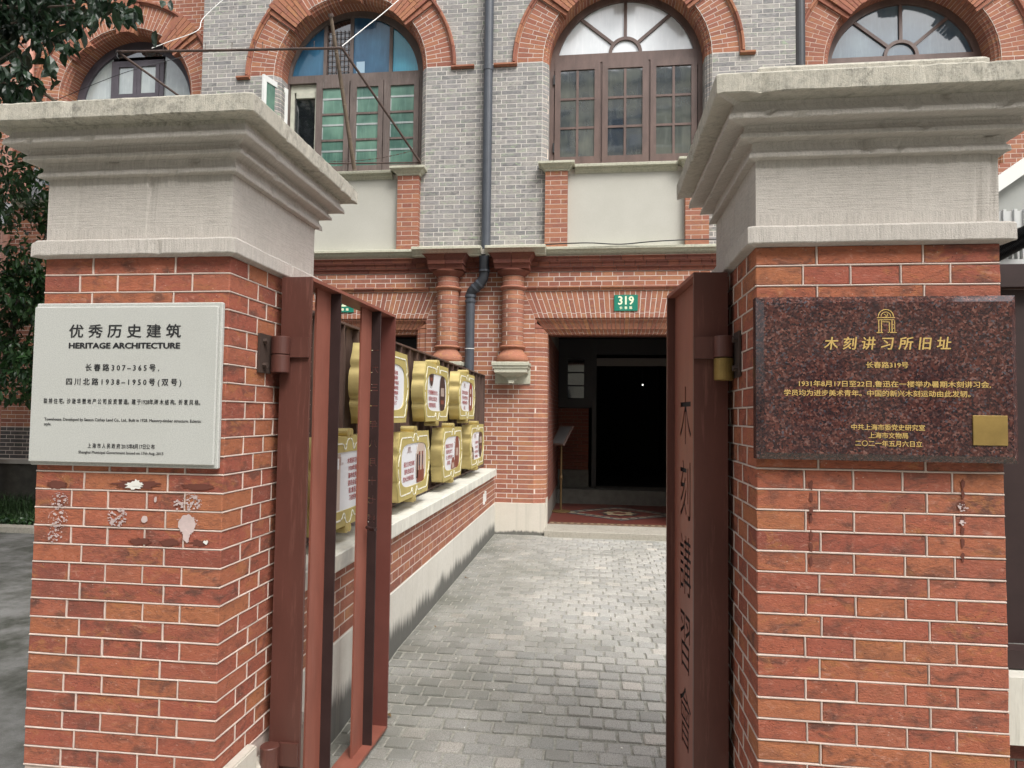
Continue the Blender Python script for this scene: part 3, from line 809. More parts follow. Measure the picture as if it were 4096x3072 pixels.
# handle
solid("handle", [tube([Lf(.66, .03, .905), Lf(.62, -.0, .905), Lf(.60, -.03, .908)], .008, 10)], "gate_steel_dark", gl)
knuckle(gl, -1.060, 2.180, 1.596, 1.657, .031, "gate_steel"); knuckle(gl, -1.060, 2.180, 1.534, 1.594, .031, "gate_steel")
solid("hinge_strap", [box(-1.032, -.968, 2.192, 2.2025, 1.588, 1.657)], "gate_steel", gl)
knuckle(gl, -1.058, 2.180, .226, .297, .031, "gate_steel"); knuckle(gl, -1.058, 2.180, .150, .224, .031, "gate_steel")
solid("hinge_strap", [box(-1.032, -.968, 2.192, 2.2025, .226, .300)], "gate_steel", gl)
solid("hinge_plate", [box(-1.1005, -1.092, 2.10, 2.18, 1.53, 1.66)], "rust_dark", gl)
for z in (1.555, 1.635): solid("bolt", [tube([(-1.092, 2.125, z), (-1.078, 2.125, z)], .010, 6)], "rust_dark", gl)
# right leaf: sheet with cut characters
gr = empty("gate_leaf", (.37, 2.25, -.05), "narrow rust-red steel gate leaf with large characters cut through its solid sheet", "gate", "steel gate leaves")
Rf, dR, bR = leaf_frame((.316, 2.205), (.276, 2.635), 1)
LR = .432
solid("hinge_stile", [lbox(Rf, 0, .014, 0, D, ZG0, ZG1), lbox(Rf, .0145, .10, D - .01, D, ZG0, ZG1)], "gate_steel", gr)
solid("end_stile", [lbox(Rf, LR - .012, LR, 0, D, ZG0, ZG1), lbox(Rf, LR + .002, LR + .016, .004, .03, ZG0, ZG1 - .004)], "gate_steel", gr)
solid("top_rail", [lbox(Rf, .0145, LR - .0125, 0, D - .0105, ZG1 - .012, ZG1)], "gate_steel_face", gr)
solid("bottom_rail", [lbox(Rf, .0145, LR - .0125, 0, D - .0105, ZG0, ZG0 + .012)], "gate_steel_face", gr)
o_ = Vector(Rf(.0145 + (LR - .027) / 2, .030, ZG0 + .0125))
tri_text_panel("sheet", "木刻講習會", .222, LR - .029, ZG1 - ZG0 - .025, .002, 1.427, .2615, gr, "gate_steel_face", o_, tuple(-dR), chars_x=-.028, sxk=.82, offset=.005)
solid("added_backing", [lbox(Rf, .0145, LR - .0125, .036, .040, ZG0 + .0125, ZG1 - .0125)], "interior_black", gr)  # black backing added behind the cut-outs so the characters read dark
knuckle(gr, .404, 2.180, 1.590, 1.657, .030, "gate_steel"); knuckle(gr, .404, 2.180, 1.518, 1.587, .030, "brass_old")
solid("hinge_strap", [box(.318, .376, 2.194, 2.2045, 1.587, 1.657)], "gate_steel", gr)
solid("hinge_plate", [box(.434, .4405, 2.10, 2.18, 1.525, 1.665)], "rust_dark", gr)
for z in (1.552, 1.64): solid("bolt", [tube([(.434, 2.125, z), (.42, 2.125, z)], .010, 6)], "rust_dark", gr)

# ------------------------------------------------------------------ low wall, coping, fence
lw = empty("low_wall", (-1.25, 5.3, 0), "low red brick wall with pale stone base and coping along the left of the path", "wall")
solid("mortar_core", [box(-1.48, -1.1588, 2.54, 7.985, .30, .700)], "mortar_house", lw)
br = []
zc0 = .362; hc = (.700 - .362) / 6
for k in range(6):
    za, zb = zc0 + k * hc + .004, zc0 + (k + 1) * hc - .004
    for a, b in bond_cuts(k, 2.6, 7.97, .03):
        if b - a < .03: continue
        a2, b2 = a + .0045, b - .0045
        br.append((prism([(-1.158, a2, za), (-1.158, b2, za), (-1.158, b2, zb), (-1.158, a2, zb)], [(-1.19, a2, za), (-1.19, b2, za), (-1.19, b2, zb), (-1.19, a2, zb)]), "brick_house"))
emit_bricks(br, lw, 290, jit=.0003, jdir=(1, 0, 0), order=lambda t: -t[0][0][0][1])
solid("plinth", [loft([[(-1.155, 2.54, z), (-1.50, 2.54, z), (-1.50, 7.99, z), (-1.155, 7.99, z)] for z in (-.12, .355)] + [[(-1.160, 2.54, .361), (-1.50, 2.54, .361), (-1.50, 7.99, .361), (-1.160, 7.99, .361)]])], "plinth_mould", lw)
for i, (a, b) in enumerate(((2.54, 3.9), (3.903, 5.4), (5.403, 6.6), (6.603, 7.76))):
    bevbox("coping_stone", -1.52, -1.108, a, b, .702, .782, .005, "coping_stone", lw, var=i)
solid("switch_plate", [box(-1.1575, -1.145, 7.11, 7.165, .45, .56)], "paint_white", lw)
solid("switch_plate", [box(-1.1575, -1.145, 7.20, 7.255, .47, .58)], "paint_white", lw)

fe = empty("fence", (-1.32, 5.3, .78), "dark brown steel fence of flat bars standing on the low wall behind the gold displays", "fence")
fy0, fy1 = 2.62, 7.93
solid("top_rail", [box(-1.37, -1.29, fy0, fy1, 1.860, 1.872)], "fence_steel", fe)
solid("bottom_rail", [box(-1.37, -1.29, fy0, fy1, .798, .812)], "fence_steel", fe)
y = fy0 + .02; i = 0
while y < fy1 - .05:
    solid("flat_bar", [box(-1.335, -1.327, y, y + .10, .8125, 1.8595)], "fence_steel", fe)
    solid("deep_bar", [box(-1.3265, -1.292, y + .094, y + .100, .8125, 1.8595)], "fence_steel", fe)
    solid("foot", [box(-1.345, -1.31, y + .03, y + .07, .782, .7975)], "fence_steel", fe)
    y += .212; i += 1
solid("end_post", [box(-1.37, -1.29, fy1 - .0, fy1 + .012, .783, 1.872)], "fence_steel", fe)

# ------------------------------------------------------------------ gold display frames
def half_outline(a, b):
    q = [(.86 * a, b), (.885 * a, .80 * b), (.93 * a, .62 * b), (.955 * a, .50 * b), (.925 * a, .40 * b), (.975 * a, .30 * b), (1.0 * a, .12 * b)]
    q = q + [(x, -z) for x, z in q[::-1]]
    return q
def gold_frame(yc, zc, lbl, title, kind, idx):
    XF = -1.168; a, b = .415, .212
    root = empty("display_frame", (XF - .05, yc, zc), lbl, "display frame", "gold display frames hung on the fence")
    right = half_outline(a, b); left = [(-x, z) for x, z in right[::-1]]
    outer = right + left
    me = curve_plate([outer], .085)
    new("gold_body", me, "gold_side", root, frame_mat((XF - .007, yc, zc), (0, 1, 0), (0, 0, 1)))
    iw, ih = .315, .138
    inner = []
    for k in range(32):
        t = 2 * math.pi * k / 32; c_, s_ = math.cos(t), math.sin(t)
        inner.append((iw * math.copysign(abs(c_) ** .5, c_), ih * math.copysign(abs(s_) ** .42, s_)))
    me = curve_plate([outer, inner], .0065)
    new("gold_face", me, "gold_face", root, frame_mat((XF, yc, zc), (0, 1, 0), (0, 0, 1)))
    me = curve_plate([inner], .001)
    bd = new("picture_panel", me, "panel_white", root, frame_mat((XF - .0055, yc, zc), (0, 1, 0), (0, 0, 1)))
    for sgn in (1, -1):
        for k in (-1, 1):
            solid("scroll", [tube([(XF - .09, yc + k * .021, zc + sgn * (b + .016)), (XF + .002, yc + k * .021, zc + sgn * (b + .016))], .021, 14)], "gold_side", root)
            solid("scroll_end", [prism([(XF + .003, yc + k * .021 + .013 * math.cos(t * .524), zc + sgn * (b + .016) + .013 * math.sin(t * .524)) for t in range(12)], [(XF + .0035, yc + k * .021 + .013 * math.cos(t * .524), zc + sgn * (b + .016) + .013 * math.sin(t * .524)) for t in range(12)])], "gold_face", root)
    # white relief line
    rl = []
    def seg(p, q, w=.0075):
        p3, q3 = Vector((XF + .0002, yc + p[0], zc + p[1])), Vector((XF + .0002, yc + q[0], zc + q[1])); t = (q3 - p3).normalized(); n_ = Vector((0, -t.z, t.y)) * w / 2; e = Vector((.0025, 0, 0))
        rl.append(prism([p3 - n_, q3 - n_, q3 + n_, p3 + n_], [v_ + e for v_ in (p3 - n_, q3 - n_, q3 + n_, p3 + n_)]))
    for sx in (1, -1):
        for sz in (1, -1):
            for (p, q) in (((.10, .178), (.19, .178)), ((.205, .178), (.30, .178))): seg((sx * p[0], sz * p[1]), (sx * q[0], sz * q[1]))
            pts = [(.322 * 1, .178)] + [(x - .028, z) for x, z in right[1:7]]
            pts = [(.31, .178), (.330, .165), (.338, .14), (.352, .115), (.362, .098), (.345, .08), (.365, .058), (.378, .03), (.378, .008)]
            for p, q in zip(pts, pts[1:]): seg((sx * p[0], sz * p[1]), (sx * q[0], sz * q[1]), .006)
            crl = [(.09 , .176), (.078, .17), (.07, .158), (.058, .150), (.046, .156), (.044, .168), (.052, .176)]
            for p, q in zip(crl, crl[1:]): seg((sx * p[0], sz * p[1]), (sx * q[0], sz * q[1]), .006)
            crl = [(.044, .165), (.036, .186), (.022, .198), (.008, .2)]
            for p, q in zip(crl, crl[1:]): seg((sx * p[0], sz * p[1]), (sx * q[0], sz * q[1]), .005)
    solid("relief_line", rl, "relief_white", root)
    XP = XF - .0048
    def oval(cy, cz, ry, rz, x, mat, name="photo", par=bd, top=None):
        pts = []
        for k in range(28):
            t = 2 * math.pi * k / 28; yy, zz = cy + ry * math.cos(t), cz + rz * math.sin(t)
            yy = max(-iw * .97, min(iw * .97, yy)); zz = max(-ih * .97, min(ih * .97, zz)); pts.append((x, yc + yy, zc + zz))
        return solid(name, [prism(pts, [(x + .0006, p[1], p[2]) for p in pts])], mat, par)
    def rc(y0, y1, z0, z1, x, mat, name="photo_detail"):
        return solid(name, [box(x, x + .0006, yc + y0, yc + y1, zc + z0, zc + z1)], mat, bd)
    def words(lines, yy, zz, size, lh, mat="ink_red", bold=.0006):
        for i, t in enumerate(lines): lettering(t, size, mat, bd, (XP + .0008, yc + yy, zc + zz - i * lh), (0, 1, 0), bold=bold)
    XW = XP
    if kind == 0:       # text and pillar photo
        rc(-.30, -.10, -.13, .13, XP - .0003, "photo_light"); rc(-.26, -.14, -.13, .05, XP + .0004, "photo_brown"); rc(-.23, -.17, -.03, .04, XP + .0011, "photo_dark"); rc(-.27, -.12, .06, .11, XP + .0004, "panel_white")
        words(["木刻讲习所旧址", "1928年建成的", "海市优秀历史", "委员会设立于", "是,鲁迅先生", "习会的地点"], .09, .09, .030, .036)
    elif kind == 1:     # dense text
        words(["木刻讲习所空间改造", "“五新”理念,根据调研", "项目,深挖人民城市故事", "突出红色文化的新体验", "“文化三地”魅力的新风", "人,提升社区工厂文化", "的空间,创新展示了"], .06, .085, .026, .030)
    else:
        ov = {2: ((.175, -.01, .105, .17), (-.19, .14, .07, .10)), 3: ((.18, -.02, .095, .18), None), 4: ((.165, .0, .13, .16), None), 5: ((.19, -.02, .095, .17), (.03, -.12, .075, .085)), 6: ((.20, .03, .115, .16), (-.28, -.10, .09, .10))}[kind]
        for e_, o2 in enumerate(ov):
            if not o2: continue
            oval(o2[0], o2[1], o2[2] + .009, o2[3] + .012, XP - .0003, "photo_dark", "photo_rim"); oval(o2[0], o2[1], o2[2] + .006, o2[3] + .009, XP + .0004, "panel_white", "photo_rim")
            oval(o2[0], o2[1], o2[2], o2[3], XP + .0011, ("photo_dark", "photo_brown", "photo_light", "photo_brown", "photo_dark")[kind - 2], "photo")
            cy, cz, ry, rz = o2; rz = min(rz, .12); x = XP + .0018
            if kind == 4:
                rc(cy - .10, cy + .09, -.13, -.05, x, "photo_brown"); rc(cy - .055, cy - .015, -.05, .075, x, "photo_brown"); rc(cy + .025, cy + .06, -.05, .075, x, "photo_brown"); rc(cy - .045, cy - .025, -.02, .05, x + .0007, "glass_bluegrey"); rc(cy + .035, cy + .05, -.02, .05, x + .0007, "glass_bluegrey"); rc(cy - .11, cy - .07, -.10, .06, x, "photo_dark")
            elif kind == 3:
                rc(cy - .035, cy + .01, -.08, .0, x, "panel_white"); rc(cy - .04, cy + .02, .03, .075, x, "photo_light"); rc(cy - .045, cy + .03, .078, .11, x, "ink_red")
            else:
                for q in range(4): rc(cy - ry * .5 + q * ry * .28, cy - ry * .5 + q * ry * .28 + ry * .16, cz - rz * .1, cz + rz * .45, x, "photo_light")
                rc(cy - ry * .5, cy + ry * .5, cz - rz * .6, cz - rz * .35, x, "photo_brown")
        T = {2: (["打造最潮红色文化", "的阵地,形成红色", "资源的新展现。"], -.13, -.005), 3: (["是宣传历史遗址的", "经典,形成历史保", "护建筑修缮的新", "路径。"], -.10, .03), 4: (["通过公共空间的", "重构,形成沉浸", "式办公的新探索。"], -.12, .005),
             5: (["创建街区文化生活", "的驻地,形成“文", "化三地”魅力的", "新探索。"], -.12, .06), 6: (["引导居民向新", "的参与,形成", "会议室融入街区", "区的新体验。"], -.03, .03)}[kind]
        words(T[0], T[1], T[2], .036 if kind != 6 else .030, .046, bold=.0006)
    words(["长春路木刻讲习所"], -.12 + (.26 if kind in (2, 5) else .0) - (.02 if kind == 5 else 0), .082, .014, .02, "photo_brown", .0)
    lg = []
    by, bz = yc - .12 + (.26 if kind in (2, 5) else .0), zc + .104
    for q in range(5): lg.append(box(XP + .0002, XP + .0008, by - .035 + q * .014, by - .033 + q * .014, bz - .012, bz + .012)); lg.append(box(XP + .0002, XP + .0008, by - .036, by + .026, bz - .013 + q * .006, bz - .0122 + q * .006))
    solid("logo", lg, "photo_brown", bd)
    return root
T0 = 4.98
gold_frame(3.77, 1.558, "gold scalloped display of dense red text, first of the upper row from the gate", None, 1, 0)
gold_frame(4.98, 1.560, "gold scalloped display with tall reading-room photo, middle of the upper row", None, 2, 1)
gold_frame(6.19, 1.568, "gold scalloped display with a red-capped figure photo, upper row nearest the house", None, 3, 2)
gold_frame(3.15, 1.078, "gold scalloped display with a brick pillar photo, lower row behind the gate bars", None, 0, 3)
gold_frame(4.36, 1.072, "gold scalloped display with a wide oval hall photo, lower row just past the gate", None, 4, 4)
gold_frame(5.57, 1.080, "gold scalloped display with one tall and one small round photo, lower row centre", None, 5, 5)
gold_frame(6.78, 1.090, "gold scalloped display with a dark meeting-room photo, lower row nearest the house", None, 6, 6)

# ------------------------------------------------------------------ the terrace: middle house
MID = -1.365; BL, BR = -3.09, .355      # bay centres
YH = 8.0; ZSP = 5.70; XL, XR_ = -5.07, 2.30
house = empty("terrace_house", (MID, 9, 0), "middle terrace house with grey brick upper wall between two arched windows and red brick porches", "house", "brick terrace houses")
def arch_hole(cx, z, r, zb, zs):
    if z < zb: return None
    if z <= zs: return (cx - r, cx + r)
    if z < zs + r: w = math.sqrt(max(0, r * r - (z - zs) ** 2)); return (cx - w, cx + w)
    return None
def subtract(iv, holes):
    out = [iv]
    for h in holes:
        if h is None: continue
        n = []
        for a, b in out:
            if h[1] <= a or h[0] >= b: n.append((a, b)); continue
            if h[0] > a: n.append((a, h[0]))
            if h[1] < b: n.append((h[1], b))
        out = n
    return out
def arch_pts(cx, r, zb, zs, n=24):
    return [(cx - r, zb), (cx + r, zb)] + [(cx + r * math.cos(math.pi * i / n), zs + r * math.sin(math.pi * i / n)) for i in range(n + 1)]
# mortar backing with the openings left out
holes = []
for c_ in (BL, BR):
    holes.append([(c_ - 1.063, .02), (c_ + 1.063, .02), (c_ + 1.063, 2.5), (c_ + 1.063, 2.565), (c_ - 1.063, 2.565)])
    holes.append(arch_pts(c_, 1.0, 4.36, ZSP))
me = curve_plate([[(XL, 0.0), (XR_, 0.0), (XR_, 8.2), (XL, 8.2)]] + holes, .30)
def plate_world(y): return frame_mat((0, y, 0), (1, 0, 0), (0, 0, 1))
new("wall", me, "mortar_grey", house, plate_world(YH + .0012))
items = []
HW = (2.888 - .362) / 45
ZB = 2.3828
def FW(z): return .91 + .155 * (z - ZB) / .183 if z < 2.5658 else 1.065 + (z - 2.5658) * .40
# lower red brick, z .36 .. 3.123
def low_allowed(z):
    h = []
    for c_ in (BL, BR):
        q = 1.063 + (.062 if int((z - .362) / HW) % 2 else 0)
        if z < 2.3828: h.append((c_ - q, c_ + q))
        elif z < 2.566: h.append((c_ - 1.066, c_ + 1.066))
        elif z < 2.89: h.append((c_ - FW(z), c_ + FW(z)))
    h.append((-1.1, -.83)) if False else None
    return subtract((XL, XR_), h)
items += course_bricks(.362, 2.888, low_allowed, YH, .03, "brick_house", off=.05)
items += course_bricks(2.8895, 2.945, lambda z: [(-2.0, -.80)], YH, .03, "brick_house", off=.02)
items += course_bricks(2.947, 3.115, lambda z: [(XL, XR_)], YH, .03, "brick_house", off=.02, k0=1)
# corbelled courses under the cornice
for k in range(3):
    za, zb = 3.117 + k * .057, 3.117 + (k + 1) * .057
    y0a, y1a = YH - .012 - k * .030, YH - .040 - k * .030
    for a, b in bond_cuts(k, XL, XR_, .03 * k):
        A = [(a + G, YH + .02, za + G), (b - G, YH + .02, za + G), (b - G, YH + .02, zb - G), (a + G, YH + .02, zb - G)]
        prof = [(YH + .02, za + G), (y0a, za + G), (y0a - .008, (za + zb) / 2), (y1a, zb - G - .006), (y1a, zb - G), (YH + .02, zb - G)]
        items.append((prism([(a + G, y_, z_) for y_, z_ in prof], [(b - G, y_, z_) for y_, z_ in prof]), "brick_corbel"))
solid("mortar_band", [box(XL, XR_, YH - .035, YH + .01, 3.172, 3.29)], "mortar_dark", house)
# string mould over the flat arches
for (xa, xb) in ((XL, -2.0), (-.80, XR_)):
    for a, b in bond_cuts(0, xa, xb, .07):
        prof = [(YH + .02, 2.889), (YH - .014, 2.889), (YH - .016, 2.905), (YH - .030, 2.912), (YH - .040, 2.925), (YH - .036, 2.940), (YH - .01, 2.945), (YH + .02, 2.945)]
        items.append((prism([(a + G, y_, z_) for y_, z_ in prof], [(b - G, y_, z_) for y_, z_ in prof]), "brick_house"))
# flat arches (fanned bricks) with moulded lower edge
def flat_arch(cx):
    nb = 38; zb, zt = ZB, 2.884
    prof = [(YH + .12, zb), (YH + .12, zb + .006), (YH + .115, zb + .02), (YH + .085, zb + .05), (YH + .075, zb + .055), (YH + .070, zb + .075), (YH + .05, zb + .12), (YH + .022, zb + .152), (YH + .018, zb + .158), (YH + .018, zb + .176), (YH, zb + .183)]
    for i in range(nb):
        u0, u1 = -1 + 2 * i / nb, -1 + 2 * (i + 1) / nb
        def X(u, z): return cx + u * FW(z)
        cuts = [zb, zb + .245, zt] if i % 2 else [zb, zb + .185 + .05, zb + .405, zt]
        for j in range(len(cuts) - 1):
            za, zc_ = cuts[j] + (G if j else 0), cuts[j + 1] - (G if j < len(cuts) - 2 else 0)
            if j == 0: pf = prof + [(YH, zc_), (YH + .26, zc_), (YH + .26, zb)]
            else: pf = [(YH, za), (YH, zc_), (YH + .03, zc_), (YH + .03, za)]
            g = .0035
            items.append((prism([(X(u0, z_) + g, y_, z_) for y_, z_ in pf], [(X(u1, z_) - g, y_, z_) for y_, z_ in pf]), "brick_house"))
    pf = [(YH + .124, zb + .003), (YH + .10, zb + .05), (YH + .055, zb + .125), (YH + .024, zb + .175), (YH + .004, zb + .182), (YH + .004, zt), (YH + .25, zt), (YH + .25, zb + .003)]
    return prism([(cx - FW(z_), y_, z_) for y_, z_ in pf], [(cx + FW(z_), y_, z_) for y_, z_ in pf])
mor = [flat_arch(BR), flat_arch(BL)]
# moulded door jambs
def jamb(cx, sgn, z0, z1, mat, half=.91, wid=.153, y1=YH + .30, k0=0, prof=None, inter=False):
    e = cx + sgn * half
    pf = prof or [(e + sgn * wid, YH), (e + sgn * .145, YH), (e + sgn * .128, YH + .018), (e + sgn * .06, YH + .035), (e + sgn * .045, YH + .052), (e + sgn * .030, YH + .055), (e + sgn * .006, YH + .095), (e, YH + .12), (e, y1), (e + sgn * wid, y1)]
    n = round((z1 - z0) / CH); h = (z1 - z0) / n
    for k in range(n):
        za, zb = z0 + k * h + GH, z0 + (k + 1) * h - GH
        if (k + k0) % 2 and (wid > .12 or inter):
            px_ = [(e + sgn * (wid + .062), YH)] + pf[1:-1] + [(e + sgn * wid, y1), (e + sgn * wid, YH + .03), (e + sgn * (wid + .062), YH + .03)]
            items.append((prism([(x_, y_, za) for x_, y_ in px_], [(x_, y_, zb) for x_, y_ in px_]), mat))
        else:
            items.append((prism([(x_, y_, za) for x_, y_ in pf], [(x_, y_, zb) for x_, y_ in pf]), mat))
    c = [sum(p[0] for p in pf) / len(pf), sum(p[1] for p in pf) / len(pf)]
    return prism([(x_ + (c[0] - x_) * .02, y_ + (c[1] - y_) * .02, z0) for x_, y_ in pf], [(x_ + (c[0] - x_) * .02, y_ + (c[1] - y_) * .02, z1) for x_, y_ in pf])
for c_ in (BL, BR):
    for sg in (-1, 1): mor.append(jamb(c_, sg, .362, ZB, "brick_house", k0=0))
# mitred corner where the jamb moulding turns into the arch moulding
for c_ in (BL, BR):
    for sg in (-1, 1):
        e = c_ + sg * .91
        pf = [(e + sg * .155, YH), (e + sg * .145, YH), (e + sg * .128, YH + .018), (e + sg * .06, YH + .035), (e + sg * .045, YH + .052), (e + sg * .030, YH + .055), (e + sg * .006, YH + .095), (e, YH + .12), (e, YH + .30), (e + sg * .155, YH + .30)]
        for k in range(3):
            lo_, hi_ = ZB + k * .061 + GH, ZB + (k + 1) * .061 - GH
            q = [(x_, y_) for x_, y_ in pf if ZB + (abs(x_ - c_) - .91) * 1.18 > lo_ + .002]
            if len(q) > 2: items.append((prism([(x_, y_, lo_) for x_, y_ in q], [(x_, y_, min(hi_, ZB + (abs(x_ - c_) - .91) * 1.18)) for x_, y_ in q]), "brick_house"))
# ---- upper storey
def up_allowed(z):
    h = []
    for c_ in (BL, BR):
        if z < 4.36: h.append((c_ - .945, c_ + .945))
        elif z < ZSP - .005: q = 1.01 + (.062 if int((z - 4.36) / ((5.696 - 4.36) / 24)) % 2 else 0); h.append((c_ - q, c_ + q))
        elif z < ZSP + 1.37: w = math.sqrt(max(0, 1.37 ** 2 - (z - ZSP) ** 2)); h.append((c_ - w, c_ + w))
    return subtract((XL, XR_), h)
items += course_bricks(3.40, 4.36, up_allowed, YH, .03, "brick_grey", off=.11)
items += course_bricks(4.36, 5.696, up_allowed, YH, .03, "brick_grey", off=.11, k0=1)
items += course_bricks(5.70, 8.15, up_allowed, YH, .03, "brick_grey", off=.11, k0=1)
# window jambs: two rolls
def win_prof(cx, sgn, Y0, half=.93):
    e = cx + sgn * half
    return [(e + sgn * .08, Y0), (e + sgn * .075, Y0), (e + sgn * .060, Y0 + .012), (e + sgn * .052, Y0 + .014), (e + sgn * .040, Y0 + .035), (e + sgn * .030, Y0 + .040), (e + sgn * .022, Y0 + .044), (e + sgn * .010, Y0 + .075), (e, Y0 + .085), (e, Y0 + .25), (e + sgn * .08, Y0 + .25)]
for c_ in (BL, BR):
    for sg in (-1, 1): mor.append(jamb(c_, sg, 4.36, 5.696, "brick_grey", prof=win_prof(c_, sg, YH), wid=.08, half=.93, inter=True, y1=YH + .25))
# arches
def arch_ring(cx, Y0, out, keys=True):
    r0, r1 = .93, 1.31
    n = 64
    prof = [(r1, Y0), (1.005, Y0), (.990, Y0 + .012), (.982, Y0 + .014), (.970, Y0 + .035), (.962, Y0 + .040), (.952, Y0 + .044), (.940, Y0 + .075), (r0, Y0 + .085), (r0, Y0 + .25), (r1, Y0 + .25)]
    gap = .0068
    def P(r, y, a): return (cx + r * math.cos(a), y, ZSP + r * math.sin(a))
    ks = [rad(a) for a in (90, 46, 134)]
    for i in range(n):
        a0, a1 = math.pi * i / n, math.pi * (i + 1) / n; am = (a0 + a1) / 2
        kk = min(abs(am - k) for k in ks)
        proud = .055 if kk < rad(6.2) else (.03 if kk < rad(9.2) else 0)
        sp_ = 1.185 if i % 2 else 1.125
        for (ra, rb, first) in ((r0, sp_, True), (sp_, r1 if not proud else 1.385, False)):
            if first:
                pf = [(sp_ - G, Y0)] + [p for p in prof[1:10]] + [(sp_ - G, Y0 + .25)]
                if proud: pf = [(sp_ - G, Y0 - proud), (.905, Y0 - proud), (.905, Y0 + .05), (.93, Y0 + .09), (r0, Y0 + .25), (sp_ - G, Y0 + .25)]
            else: pf = [(ra + G, Y0 - proud), (rb, Y0 - proud), (rb, Y0 + .03), (ra + G, Y0 + .03)]
            A = []; B = []
            for r, y in pf:
                da = gap / 2 / r; A.append(P(r, y, a0 + da)); B.append(P(r, y, a1 - da))
            out.append((prism(A, B), "brick_house"))
    # hood mould
    hp = [(r1 + .004, Y0 + .02), (r1 + .004, Y0 - .015), (r1 + .022, Y0 - .022), (r1 + .030, Y0 - .045), (r1 + .052, Y0 - .048), (r1 + .062, Y0 - .03), (r1 + .064, Y0 + .02)]
    nn = 18
    for i in range(nn):
        a0, a1 = math.pi * i / nn, math.pi * (i + 1) / nn
        sub = 3
        def skip(a): return min(abs(a - k) for k in ks) < rad(7)
        for j in range(1):
            if skip((a0 + a1) / 2) and False: continue
            loops = []
            for t in range(sub + 1):
                a = a0 + .0022 + (a1 - a0 - .0044) * t / sub; loops.append([P(r, y, a) for r, y in hp])
            out.append((loft(loops), "brick_house"))
    # mortar core ring
    mp = [(r1 + .058, Y0 + .004), (1.008, Y0 + .004), (.985, Y0 + .022), (.955, Y0 + .05), (.934, Y0 + .09), (.9335, Y0 + .248), (r1 + .058, Y0 + .248)]
    return loft([[P(r, y, math.pi * i / 48) for r, y in mp] for i in range(49)])
for c_ in (BL, BR): mor.append(arch_ring(c_, YH, items))
# short returns of the hood mould at the springing
for c_ in (BL, BR):
    for sg in (-1, 1):
        a, b = sorted((c_ + sg * 1.315, c_ + sg * (1.49 if not ((c_ == BL and sg == 1) or (c_ == BR and sg == -1)) else 1.60)))
        pf = [(YH + .02, ZSP - .045), (YH - .02, ZSP - .045), (YH - .045, ZSP - .030), (YH - .045, ZSP - .010), (YH - .015, ZSP), (YH + .02, ZSP)]
        items.append((prism([(a, y_, z_) for y_, z_ in pf], [(b, y_, z_) for y_, z_ in pf]), "brick_house"))
# red pilasters under the windows, with stone caps and sills
for c_ in (BL, BR):
    solid("stucco_panel", [box(c_ - .70, c_ + .70, YH + .0, YH + .02, 3.38, 4.305)], "stucco", house)
    for sg in (-1, 1):
        a, b = sorted((c_ + sg * .683, c_ + sg * .950))
        items += course_bricks(3.398, 4.312, lambda z, a=a, b=b: [(a, b)], YH - .085, .085, "brick_house", off=a)
        mor.append(box(a + .0015, b - .0015, YH - .0835, YH + .01, 3.38, 4.32))
        solid("pilaster_cap", [sq_profile(a, b, YH - .085, YH + .06, [(0, 4.312), (.012, 4.314), (.014, 4.330), (.035, 4.345), (.055, 4.372), (.078, 4.378), (.082, 4.384), (.082, 4.408), (.074, 4.412)])], "cornice_stone", house)
    pf = [(YH + .26, 4.30), (YH - .010, 4.30), (YH - .014, 4.315), (YH - .045, 4.335), (YH - .050, 4.352), (YH - .085, 4.358), (YH - .088, 4.386), (YH - .08, 4.392), (YH + .10, 4.415), (YH + .26, 4.42)]
    solid("window_sill", [prism([(c_ - .60, y_, z_) for y_, z_ in pf], [(c_ + .60, y_, z_) for y_, z_ in pf])], "cornice_stone", house)
    solid("window_sill", [box(c_ - 1.0, c_ - .6005, YH + .0605, YH + .26, 4.30, 4.419), box(c_ + .6005, c_ + 1.0, YH + .0605, YH + .26, 4.30, 4.419)], "cornice_stone", house)
# cornice
def cornice(xa, xb, yf):
    pf = [(YH + .02, 3.288), (yf + .075, 3.288), (yf + .070, 3.300), (yf + .055, 3.312), (yf + .035, 3.330), (yf + .022, 3.350), (yf + .006, 3.353), (yf, 3.358), (yf, 3.384), (yf + .008, 3.390), (YH + .02, 3.402)]
    return prism([(xa, y_, z_) for y_, z_ in pf], [(xb, y_, z_) for y_, z_ in pf])
solid("cornice", [cornice(XL, -2.175, 7.86)], "cornice_stone", house)
solid("cornice", [cornice(-2.173, -1.335, 7.745)], "cornice_stone", house)
solid("cornice", [cornice(-1.285, -.572, 7.745)], "cornice_stone", house)
solid("cornice", [cornice(-.570, XR_, 7.86)], "cornice_stone", house)
solid("cornice", [box(-1.333, -1.287, 7.80, YH, 3.30, 3.36)], "step_stone", house)
